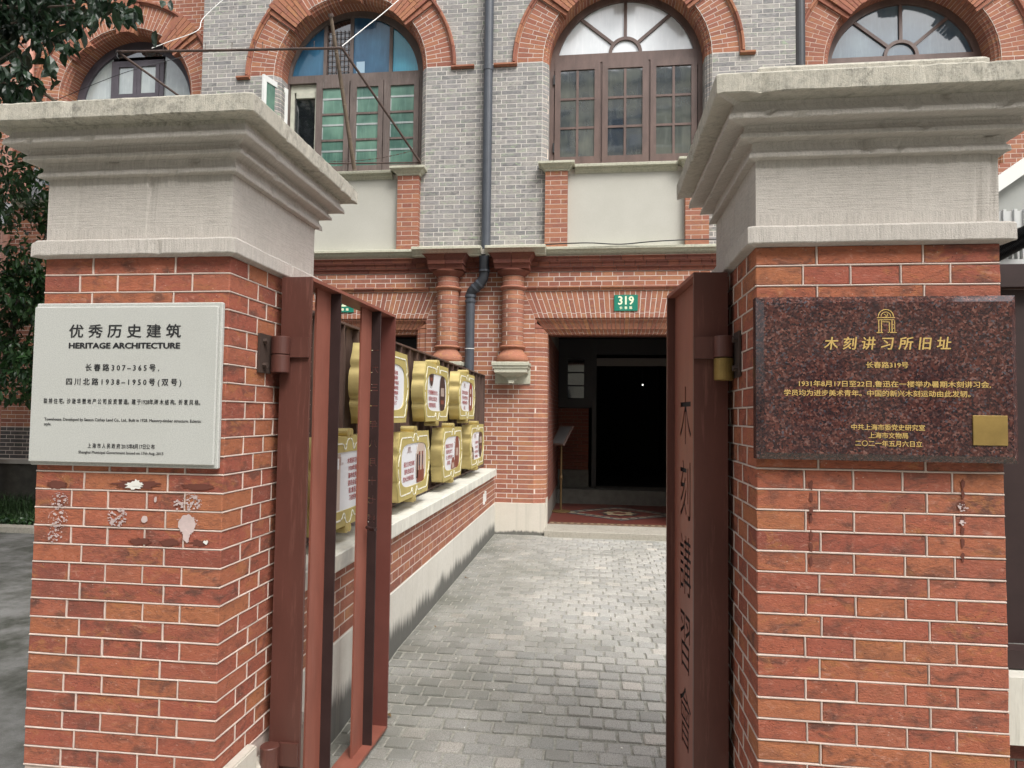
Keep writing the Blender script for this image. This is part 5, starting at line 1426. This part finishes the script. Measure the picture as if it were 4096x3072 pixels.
for z in (2.60, 2.18): solid("pipe_strap", [tube([(-1.475, 7.90, z), (-1.475, 7.90, z + .008)], .0585, 20)], "paint_white" if z < 2.3 else "pipe_slate", dp)
p2 = empty("downpipe", (-5.16, 8.34, 0), "slate downpipe in the corner beside the violet framed window", "downpipe")
solid("pipe", [tube([(-5.125, 8.32, 0), (-5.125, 8.32, 8.2)], .045, 16)], "pipe_slate", p2)
p3 = empty("downpipe", (2.42, 8.3, 0), "dark downpipe behind the right pier cap beside the red brick arch", "downpipe")
solid("pipe", [tube([(2.425, 8.27, 0), (2.425, 8.27, 8.2)], .062, 16)], "pipe_black", p3)
for z in (6.55, 4.5): solid("pipe_collar", [tube([(2.425, 8.27, z), (2.425, 8.27, z + .06)], .069, 16)], "pipe_black", p3)
p4 = empty("drain_pipe", (-7.86, 8.3, 0), "salmon painted drain pipe on the wall behind the tree leaves", "drain pipe", "salmon drain pipes")
solid("pipe", [tube([(-7.80, 8.28, 4.32), (-7.80, 8.28, 8.2)], .05, 14)], "pipe_salmon", p4)
p5 = empty("drain_pipe", (-8.1, 8.3, 0), "salmon drain pipe with a pale wrapped joint at the left edge", "drain pipe", "salmon drain pipes")
solid("pipe", [tube([(-7.98, 8.2, 0), (-7.98, 8.2, 5.2), (-7.80, 8.25, 5.6)], .05, 14)], "pipe_salmon", p5)
solid("wrapped_joint", [tube([(-7.98, 8.2, 3.9), (-7.98, 8.2, 4.2)], .06, 12)], "mop_yarn", p5)

# ------------------------------------------------------------------ house number plates
def number_plate(cx, num, label):
    r_ = empty("number_plate", (cx, 7.99, 2.64), label, "number plate", "green house number plates")
    bevbox("board", cx - .137, cx + .137, 7.985, 7.997, 2.642, 2.832, .002, "sign_green", r_, var=-1)
    lettering(num, .140, "sign_cream", r_, (cx, 7.9838, 2.760), (1, 0, 0), bold=.004, fit=.185)
    lettering("长  春  路", .036, "sign_cream", r_, (cx, 7.9838, 2.676), (1, 0, 0), bold=.001, fit=.15)
    return r_
number_plate(.366, "319", "green enamel house number plate reading 319 over the open porch")
number_plate(BL + .0, "321", "green enamel house number plate seen through the gate bars")

# ------------------------------------------------------------------ window rack, bamboo, cables
def ray_pt(px, py, Y):
    d = r3 * ((px - 2048) / 2700.8) + u3 * (-(py - 1536) / 2700.8) + f2; t = Y / d.y
    return Vector((d.x * t, Y, 1.4 + d.z * t))
rk = empty("drying_rack", (-3.1, 7.9, 4.4), "rusty iron clothes drying rack jutting from the left arched window", "drying rack")
YB = 6.7
A = ray_pt(470, 207, YB); B = ray_pt(1368, 192, YB); Cc = ray_pt(1682, 650, 7.85); D_ = Vector((-4.0, 7.9, 4.5))
solid("front_bar", [tube([A, A.lerp(B, .5) + Vector((0, 0, -.004)), B], .014, 8)], "iron_rust", rk)
solid("side_bar", [tube([B, Cc], .014, 8)], "iron_rust", rk); solid("side_bar", [tube([A, D_], .014, 8)], "iron_rust", rk)
solid("base_bar", [tube([Vector((-3.6, 7.84, 4.47)), Cc], .010, 8)], "iron_rust", rk)
solid("wire_knot", [tube([A + Vector((.005 * k, .018 * math.sin(k * 1.9), .018 * math.cos(k * 1.9))) for k in range(-6, 14)], .003, 6), tube([A, A + Vector((.005, -.01, -.06)), A + Vector((.03, -.01, -.09))], .006, 6)], "cable_black", rk)
for t in (.21, .24, .40, .52, .62, .655, .755, .80, .88, .955, .985):
    p = A.lerp(B, t); solid("nail", [tube([p, p + Vector((random.uniform(-.004, .004), 0, .075))], .003, 5), tube([p + Vector((0, 0, .073)), p + Vector((0, 0, .078))], .006, 6)], "iron_rust", rk)
ch = []
P0, P1 = ray_pt(1320, 645, 7.6), ray_pt(1655, 602, 7.7)
for k in range(24):
    p = P0.lerp(P1, k / 24) + Vector((0, 0, -.04 * math.sin(math.pi * k / 24))); q = P0.lerp(P1, (k + .8) / 24) + Vector((0, 0, -.04 * math.sin(math.pi * (k + .8) / 24)))
    ch.append(tube([p, q], .006 if k % 2 else .0035, 5))
solid("chain", ch, "iron_rust", rk, "stuff")
bb = empty("bamboo_pole", tuple(ray_pt(1420, 680, 7.2)), "weathered bamboo pole leaning upright through the drying rack", "pole")
p, q = ray_pt(1418, 680, 7.3), ray_pt(1324, 68, 6.66)
segs = 9; pts = []; rs = []
for k in range(segs + 1):
    c0 = p.lerp(q, k / segs); t = (q - p).normalized()
    for dd, rr_ in ((-.006, .024 - k * .0006), (0, .027 - k * .0006), (.006, .024 - k * .0006)):
        pts.append(c0 + t * dd); rs.append(rr_)
solid("bamboo", [tube(pts, rs, 10)], "bamboo", bb)
solid("pole_end", [tube([q, q + (q - p).normalized() * .03], [.030, .028], 10)], "iron_rust", bb)
def cable(name, pts, r, mat, label, sub=6, cat="cable"):
    P = [Vector(p) for p in pts]; out = []
    for i in range(len(P) - 1):
        a = P[max(i - 1, 0)]; b = P[i]; c = P[i + 1]; d = P[min(i + 2, len(P) - 1)]
        for k in range(sub):
            t = k / sub; out.append(.5 * ((2 * b) + (c - a) * t + (2 * a - 5 * b + 4 * c - d) * t * t + (-a + 3 * b - 3 * c + d) * t ** 3))
    out.append(P[-1]); o = solid(name, [tube(out, r, 6)], mat); return tag(o, label, cat)
cable("cable", [ray_pt(607, 193, 6.9), ray_pt(680, 165, 7), ray_pt(790, 122, 7.2), ray_pt(815, 70, 7.4), ray_pt(925, -30, 7.6)], .0045, "cable_white", "white cable sagging from the rack across the grey brick at the left")
cable("cable", [ray_pt(1368, 185, 6.72), ray_pt(1460, 110, 7.0), ray_pt(1530, 55, 7.2), ray_pt(1640, -40, 7.5)], .005, "cable_white", "white cord rising from the bamboo pole over the arch")
cable("wire", [ray_pt(222, 402, 7.2), ray_pt(500, 290, 7.4), ray_pt(775, 217, 7.9)], .0035, "cable_black", "thin dark wire crossing the violet framed window", cat="wire")
cable("wire", [ray_pt(1935, 100, 7.93), ray_pt(1920, 150, 7.93), ray_pt(1928, 180, 7.93), ray_pt(1932, 245, 7.93)], .003, "cable_black", "thin black wire dangling beside the middle downpipe", cat="wire")
cable("cable", [Vector((-.58, 7.80, 3.40)), Vector((-.1, 7.82, 3.415)), Vector((.3, 7.85, 3.40)), Vector((.7, 7.82, 3.42)), Vector((1.3, 7.85, 3.44)), Vector((2.2, 7.85, 3.41))], .007, "cable_black", "black cable lying along the stone cornice over the porch")
for i, (a, b, y_) in enumerate((((105, 322), (225, 408), 7.3), ((60, 360), (132, 412), 7.6), ((65, 552), (155, 612), 7.4))):
    o = solid("drying_pole", [tube([ray_pt(*a, y_), ray_pt(*b, y_ + .3), ray_pt(b[0] + (b[0] - a[0]), b[1] + (b[1] - a[1]), y_ + .6)], .022, 8)], "bamboo")
    tag(o, ("thick drying pole slanting over the left pier cap", "thinner drying pole left of the thick one among leaves", "lower drying pole above the hanging mop")[i], "pole", "drying poles by the leaves")
mp = empty("mop", tuple(ray_pt(143, 700, 7.5)), "white string mop hanging head down beside the left pier cap", "mop")
yarn = []
hp_ = ray_pt(146, 690, 7.5)
for k in range(70):
    a = random.uniform(0, 6.28); r = random.uniform(.01, .075)
    e = hp_ + Vector((math.cos(a) * r, math.sin(a) * r, -random.uniform(.20, .36)))
    m1 = hp_.lerp(e, .5) + Vector((math.cos(a) * .03, math.sin(a) * .03, 0)); yarn.append(tube([hp_ + Vector((math.cos(a) * .01, 0, 0)), m1, e], .0065, 5))
solid("yarn", yarn, "mop_yarn", mp, "stuff"); solid("mop_head", [tube([hp_ + Vector((0, 0, -.02)), hp_ + Vector((0, 0, .05))], [.04, .025], 10)], "mop_yarn", mp)
solid("mop_handle", [tube([hp_ + Vector((0, 0, .04)), hp_ + Vector((.02, .1, .6))], .012, 8)], "bamboo", mp)
hg = empty("clothes_hangers", tuple(ray_pt(185, 728, 7.7)), "bundle of pale blue clothes hangers beside the hanging mop", "hangers")
for k in range(4): solid("hanger", [tube([ray_pt(158, 722 + k * 5, 7.7), ray_pt(185, 720 + k * 6, 7.75), ray_pt(215, 732 + k * 4, 7.8)], .008, 6)], "plastic_blue", hg)

# ------------------------------------------------------------------ things at the right edge
bp_ = empty("sheet_gate", (1.35, 2.2, .6), "dark brown steel sheet gate just right of the granite-plaque pier", "gate")
solid("sheet", [box(1.075, 2.6, 2.20, 2.21, .745, 1.80)], "gate_steel_dark", bp_)
solid("bottom_rail", [box(1.075, 2.6, 2.14, 2.199, .69, .742)], "gate_steel_dark", bp_)
solid("top_rail", [box(1.075, 2.6, 2.16, 2.26, 1.802, 1.87)], "gate_steel_dark", bp_)
sw = empty("side_wall", (1.8, 2.3, 0), "low brick wall with concrete coping under the brown sheet gate", "wall")
solid("coping_stone", [box(1.072, 2.6, 2.08, 2.36, .50, .685)], "coping_stone", sw)
solid("mortar_core", [box(1.072, 2.6, 2.123, 2.33, -.1, .498)], "mortar_dark", sw)
emit_bricks(course_bricks(.0, .498, lambda z: [(1.072, 2.6)], 2.12, .03, "brick_corbel"), sw, 80)
cn = empty("canopy", (2.4, 3.4, 2.2), "white curved edge and grey underside of a canopy at the right edge", "canopy")
pa, pb = ray_pt(3960, 745, 3.3), ray_pt(4200, 560, 3.3)
def cprof(o, dz): return [Vector((o.x, o.y, o.z + .03)), Vector((o.x, o.y, o.z - .015)), Vector((o.x, o.y + .9, o.z - .05)), Vector((o.x, o.y + .9, o.z))]
solid("white_edge", [prism([(pa.x - .1, pa.y, pa.z - .05), (pb.x, pb.y, pb.z), (pb.x, pb.y, pb.z - .075), (pa.x - .1, pa.y, pa.z - .125)], [(pa.x - .1, pa.y + .05, pa.z - .05), (pb.x, pb.y + .05, pb.z), (pb.x, pb.y + .05, pb.z - .075), (pa.x - .1, pa.y + .05, pa.z - .125)])], "canopy_white", cn)
solid("underside", [prism([(pa.x - .1, pa.y + .051, pa.z - .07), (pb.x, pb.y + .051, pb.z - .02), (pb.x, pb.y + .051, pb.z - .42), (pa.x - .1, pa.y + .051, pa.z - .40)], [(pa.x - .1, pa.y + .4, pa.z - .15), (pb.x, pb.y + .4, pb.z - .1), (pb.x, pb.y + .4, pb.z - .42), (pa.x - .1, pa.y + .4, pa.z - .40)])], "canopy_grey", cn)
dz_ = empty("duct", tuple(ray_pt(4040, 880, 3.0)), "pale plastic duct with clips above the black hoses at the right edge", "duct")
a, b = ray_pt(3960, 876, 3.0), ray_pt(4180, 868, 3.0)
solid("duct_body", [prism([(a.x, 3.0, a.z - .04), (b.x, 3.0, b.z - .04), (b.x, 3.0, b.z + .03), (a.x, 3.0, a.z + .03)], [(a.x, 3.08, a.z - .04), (b.x, 3.08, b.z - .04), (b.x, 3.08, b.z + .03), (a.x, 3.08, a.z + .03)])], "duct_white", dz_)
for t in (.22, .42, .60): p = a.lerp(b, t); solid("duct_clip", [box(p.x, p.x + .012, 2.99, 3.09, p.z - .045, p.z + .036)], "duct_white", dz_)
for k, (y1_, y2_) in enumerate(((1000, 935), (1030, 968))):
    a, b = ray_pt(3950, y1_ + 12, 2.7), ray_pt(4200, y2_ - 60, 2.7); pts = []; rs = []
    for i in range(90): pts.append(a.lerp(b, i / 90)); rs.append(.021 if i % 2 else .025)
    o = solid("corrugated_hose", [tube(pts, rs, 12)], "cable_black"); tag(o, ("upper black corrugated hose at the right edge", "lower black corrugated hose at the right edge")[k], "hose", "black corrugated hoses")
ac = empty("condenser_unit", tuple(ray_pt(4060, 1040, 3.1)), "pale ribbed condenser unit under the black hoses at the right edge", "condenser")
a, b = ray_pt(3950, 1062, 3.1), ray_pt(4250, 1062, 3.1)
solid("casing", [box(a.x, b.x, 3.12, 3.5, a.z - .02, a.z + .03)], "duct_white", ac)
for k in range(16): x = a.x + k * .022; solid("rib", [box(x, x + .008, 3.12, 3.16, a.z + .031, a.z + .13)], "duct_white", ac)
solid("back_board", [box(a.x, b.x, 3.165, 3.4, a.z + .031, a.z + .20)], "plaster_mid", ac)

# ------------------------------------------------------------------ vegetation
def leaf_mesh(L=.08, w=.034, fold=.25, droop=.2, wav=0):
    pts = []
    st_ = [(0, .08), (.25, .8), (.55, 1.0), (.8, .62), (1, .03)]
    vs = []; fs = []
    for t, k in st_:
        y_ = L * t; z_ = -droop * L * t * t
        vs += [(-w / 2 * k, y_, z_ + fold * w / 2 * k + wav * math.sin(t * 9) * .004), (0, y_, z_), (w / 2 * k, y_, z_ + fold * w / 2 * k - wav * math.sin(t * 9) * .004)]
    for i in range(4):
        b_ = i * 3; fs += [(b_, b_ + 1, b_ + 4, b_ + 3), (b_ + 1, b_ + 2, b_ + 5, b_ + 4)]
    return vs, fs
def xf(vs, M): return [tuple(M @ Vector(v_)) for v_ in vs]
def rand_rot(down=.5):
    return Matrix.Rotation(random.uniform(0, 6.28), 4, 'Z') @ Matrix.Rotation(random.gauss(-down, .5), 4, 'X') @ Matrix.Rotation(random.gauss(0, .5), 4, 'Y')
def foliage(name, pts, lm, mat, parent, n_parts=0, pname="leaf", sc=(.7, 1.25), down=.6):
    me0 = None; sols = []
    for i, p in enumerate(pts):
        s_ = random.uniform(*sc); M = Matrix.Translation(p) @ rand_rot(down) @ Matrix.Scale(s_, 4)
        if i < n_parts:
            if me0 is None:
                me0 = bpy.data.meshes.new("leaf"); me0.from_pydata(lm[0], [], lm[1])
            new(pname, me0, mat, parent, M)
        else: sols.append((xf(lm[0], M), lm[1]))
    if sols:
        vs = []; fs = []
        for v_, f_ in sols:
            b_ = len(vs); vs += v_; fs += [tuple(i + b_ for i in q) for q in f_]
        me = bpy.data.meshes.new(name); me.from_pydata(vs, [], fs); new(name, me, mat, parent, kind="stuff")
# overhanging tree at upper left
tr = empty("broadleaf_tree", (-4.6, 3.4, 0), "dark leaved tree whose branches hang into the upper left corner", "tree")
solid("trunk", [tube([(-4.6, 3.4, -.1), (-4.55, 3.4, 1.5), (-4.45, 3.5, 2.8), (-4.2, 3.6, 4.2), (-4.0, 3.6, 5.4)], [.16, .13, .11, .08, .04], 12)], "trunk_bark", tr)
def branch(a, b, sag, r0, par, n=6):
    a, b = Vector(a), Vector(b); pts = [a.lerp(b, i / n) + Vector((0, 0, -sag * math.sin(math.pi * i / n))) for i in range(n + 1)]
    solid("branch", [tube(pts, [r0 * (1 - .75 * i / n) for i in range(n + 1)], 6)], "trunk_bark", par); return pts
near = []
def spray(pts, n, spread):
    for _ in range(n):
        i = random.uniform(.1, len(pts) - 1.001); k = int(i); p = pts[k].lerp(pts[k + 1], i - k)
        near.append(p + Vector((random.gauss(0, spread), random.gauss(0, spread), random.gauss(-spread * .3, spread))))
BR_T = [((-4.35, 3.5, 3.5), ray_pt(120, 60, 3.7), 70, .10), ((-4.4, 3.5, 3.1), ray_pt(60, 200, 3.6), 70, .10), ((-4.3, 3.5, 3.2), ray_pt(140, 330, 3.7), 55, .075), ((-4.2, 3.6, 4.2), ray_pt(500, -60, 3.9), 110, .10), ((-4.2, 3.6, 4.0), ray_pt(300, 20, 3.7), 90, .085), ((-4.2, 3.6, 4.4), ray_pt(250, -120, 3.7), 80, .12), ((-4.3, 3.5, 3.4), ray_pt(20, 330, 3.5), 50, .08), ((-4.3, 3.5, 3.0), ray_pt(10, 480, 3.6), 30, .07)]
for a, b, n, sp_ in BR_T:
    spray(branch(a, b, .06, .018, tr), int(n * 2.6), sp_ * 1.15)
for a, b, n in (((280, 60), (265, 180), 9), ((160, 120), (210, 290), 14), ((60, 250), (160, 340), 14), ((430, 20), (560, 30), 10), ((330, 60), (420, 60), 8), ((20, 300), (90, 400), 10), ((450, -10), (555, 55), 8)):
    for k in range(int(n * 1.6)):
        t = random.random(); near.append(ray_pt(a[0] + (b[0] - a[0]) * t + random.gauss(0, 12), a[1] + (b[1] - a[1]) * t + random.gauss(0, 12), random.uniform(3.5, 3.8)))
random.shuffle(near)
foliage("crown", near, leaf_mesh(.095, .044, .3, .25, 1), "leaf_near", tr, 200, down=.9)
# the rest of its crown, spreading above the yard at the left
cr_ = []
for _ in range(5200):
    v_ = Vector((random.gauss(0, 1), random.gauss(0, 1), random.gauss(0, 1))).normalized() * (random.random() ** .33)
    p = Vector((-6.9 + v_.x * 2.7, 3.9 + v_.y * 3.3, 6.1 + v_.z * 1.6))
    if noise.noise(p * 1.3) > -.2: cr_.append(p)
foliage("crown", cr_, leaf_mesh(.30, .15, .3, .25, 1), "leaf_near", tr, 0, down=.4)
for b_ in (((-4.2, 3.6, 4.4), (-6.4, 3.2, 5.6)), ((-4.2, 3.6, 4.8), (-6.5, 5.2, 6.2)), ((-4.0, 3.6, 5.4), (-6.0, 4.0, 6.8))): branch(*b_, -.2, .05, tr)
# smaller tree in front of the left house
t2 = empty("garden_tree", (-6.9, 7.3, 0), "green garden tree growing against the brick wall left of the pier", "tree")
solid("trunk", [tube([(-7.5, 7.4, -.05), (-7.45, 7.4, 1.0), (-7.1, 7.4, 2.0), (-6.8, 7.3, 3.2)], [.07, .06, .05, .02], 10)], "trunk_bark", t2)
pts = []
for (c_, r_, n) in (((-6.45, 7.0, 3.75), (.42, .5, .40), 700), ((-6.75, 7.1, 2.75), (.62, .6, .40), 900), ((-6.35, 7.0, 2.25), (.45, .5, .33), 700), ((-6.6, 7.1, 1.75), (.52, .5, .30), 600), ((-6.25, 7.0, 4.0), (.35, .4, .5), 500), ((-6.2, 6.95, 1.95), (.3, .4, .35), 500), ((-7.1, 7.3, 3.3), (.8, .6, .9), 900), ((-6.9, 7.3, 4.5), (.45, .5, .3), 250), ((-6.3, 7.0, 3.1), (.35, .4, .5), 800), ((-6.45, 7.0, 2.5), (.5, .5, .5), 900), ((-6.1, 6.9, 2.75), (.14, .3, .16), 90), ((-6.12, 6.9, 3.62), (.14, .3, .14), 80)):
    for _ in range(n):
        while True:
            v_ = Vector((random.uniform(-1, 1), random.uniform(-1, 1), random.uniform(-1, 1)))
            if v_.length < 1: break
        v_ = v_.normalized() * (v_.length ** .45)
        p = Vector((c_[0] + v_.x * r_[0], c_[1] + v_.y * r_[1], c_[2] + v_.z * r_[2]))
        if noise.noise(p * 3.1) > -.25: pts.append(p)
foliage("crown", pts, leaf_mesh(.10, .045, .3, .3), "leaf_far", t2, 0, down=.5, sc=(.6, 1.2))
for b_ in (((-6.8, 7.3, 2.0), (-6.2, 6.9, 2.7)), ((-6.7, 7.3, 3.0), (-6.1, 6.9, 3.7)), ((-6.8, 7.4, 1.6), (-6.2, 6.9, 1.9))): branch(*b_, -.05, .015, t2)
# grass strip
gs = []
for _ in range(5200):
    x, y_ = random.uniform(-9.5, -5.3), random.uniform(7.35, 8.25); h = random.uniform(.10, .30) * (1.2 if y_ > 7.7 else .7); a = random.uniform(0, 6.28); w = .005
    dx, dy = math.cos(a), math.sin(a); ln = random.uniform(.3, .9) * h
    v_ = [(x - dy * w, y_ + dx * w, 0), (x + dy * w, y_ - dx * w, 0), (x + dx * ln * .4 + dy * w * .7, y_ + dy * ln * .4 - dx * w * .7, h * .7), (x + dx * ln * .4 - dy * w * .7, y_ + dy * ln * .4 + dx * w * .7, h * .7), (x + dx * ln, y_ + dy * ln, h * (.75 + .25 * random.random()))]
    gs.append((v_, [(0, 1, 2, 3), (3, 2, 4)]))
vs = []; fs = []
for v_, f_ in gs:
    b_ = len(vs); vs += v_; fs += [tuple(i + b_ for i in q) for q in f_]
me = bpy.data.meshes.new("grass"); me.from_pydata(vs, [], fs)
tag(new("grass", me, "grass_blade", kind="stuff"), "long dark green grass along the foot of the left house", "grass")
pts = [Vector((random.uniform(-8.5, -5.4), random.uniform(7.2, 7.55), random.uniform(.02, .13))) for _ in range(1500)]
lmz = leaf_mesh(.045, .034, .2, .1); vs = []; fs = []
for p in pts:
    M = Matrix.Translation(p) @ rand_rot(.2); b_ = len(vs); vs += xf(lmz[0], M); fs += [tuple(i + b_ for i in q) for q in lmz[1]]
me = bpy.data.meshes.new("ground_cover"); me.from_pydata(vs, [], fs)
tag(new("ground_cover", me, "leaf_far", kind="stuff"), "low bright green creeping plants at the edge of the grass", "ground cover")
new("planting_bed", mk([box(-12, -5.25, 7.2, 8.30, -.05, .02)]), "soil", kind="structure")
new("kerb", mk([box(-12, -5.25, 7.02, 7.198, -.05, .05)]), "step_stone", kind="structure")

# ------------------------------------------------------------------ litter on the setts
def dry_leaf(x, y, s_, label, rz):
    v_, f_ = leaf_mesh(.05 * s_, .03 * s_, .5, -.3, 1); me = bpy.data.meshes.new("fallen_leaf"); me.from_pydata(v_, [], f_)
    tag(new("fallen_leaf", me, "leaf_dry", None, Matrix.Translation((x, y, gz(y) + .006)) @ Matrix.Rotation(rz, 4, 'Z')), label, "leaf", "fallen leaves on the setts")
dry_leaf(-.955, 3.22, .7, "dry brown leaf lying near the end of the open gate leaf", 1.0)
dry_leaf(-1.05, 5.75, .9, "pale curled leaf at the foot of the low wall plinth", 2.3)
dry_leaf(-1.02, 4.4, .4, "tiny brown leaf scrap beside the low wall", .3)
a = ray_pt(2475, 2990, 2.75)
kx, ky = a.x, 2.78
pts = [Vector((kx + .03 * math.sin(t * 1.7) * math.cos(t * .6), ky + .03 * math.cos(t * 2.1), gz(ky) + .006 + .008 * abs(math.sin(t)))) for t in [i * .35 for i in range(28)]] + [Vector((kx + .035, ky - .05, gz(ky) + .006)), Vector((kx + .02, ky - .08, gz(ky) + .006))]
tag(solid("string_tangle", [tube(pts, .0022, 5)], "cable_black"), "small tangle of black string lying on the setts near the camera", "string")
bits = []
for _ in range(26):
    x, y_ = random.uniform(-1.0, .3), random.uniform(2.8, 7.5); s_ = random.uniform(.003, .008); bits.append(box(x, x + s_, y_, y_ + s_ * 1.4, gz(y_) + .001, gz(y_) + .004))
tag(solid("paper_bits", bits, "paper_white", kind="stuff"), "scattered tiny white paper scraps on the setts", "litter")

# ------------------------------------------------------------------ the street side behind the viewer (seen in reflections)
ob = empty("street_building", (0, -14, 0), "cream building across the street behind the viewer, seen only in window reflections", "building")
solid("wall", [box(-22, 18, -14.5, -14, -.1, 16.6)], "facade_yellow", ob)
solid("parapet", [box(-22, 18, -14.55, -13.7, 16.6, 17.1)], "canopy_grey", ob)
for i in range(15):
    for j in range(5):
        x = -20 + i * 2.5 + (j % 2) * .3; z = 1.2 + j * 3.1
        solid("window", [box(x, x + 1.3, -13.99, -13.95, z, z + 1.7)], "petrol_shade", ob)
        solid("window_frame", [box(x - .08, x + 1.38, -13.94, -13.88, z + 1.701, z + 1.80), box(x - .08, x + 1.38, -13.94, -13.80, z - .12, z - .001), box(x + .62, x + .68, -13.945, -13.90, z, z + 1.70)], "duct_white", ob)
        if (i * 3 + j) % 4 == 0: solid("cooling_unit", [box(x + 1.5, x + 2.2, -13.98, -13.6, z - .1, z + .45)], "duct_white", ob)
for z in (6.2, 9.3, 12.4, 15.5): solid("string_course", [box(-22, 18, -13.999, -13.85, z - .55, z - .45)], "canopy_grey", ob)
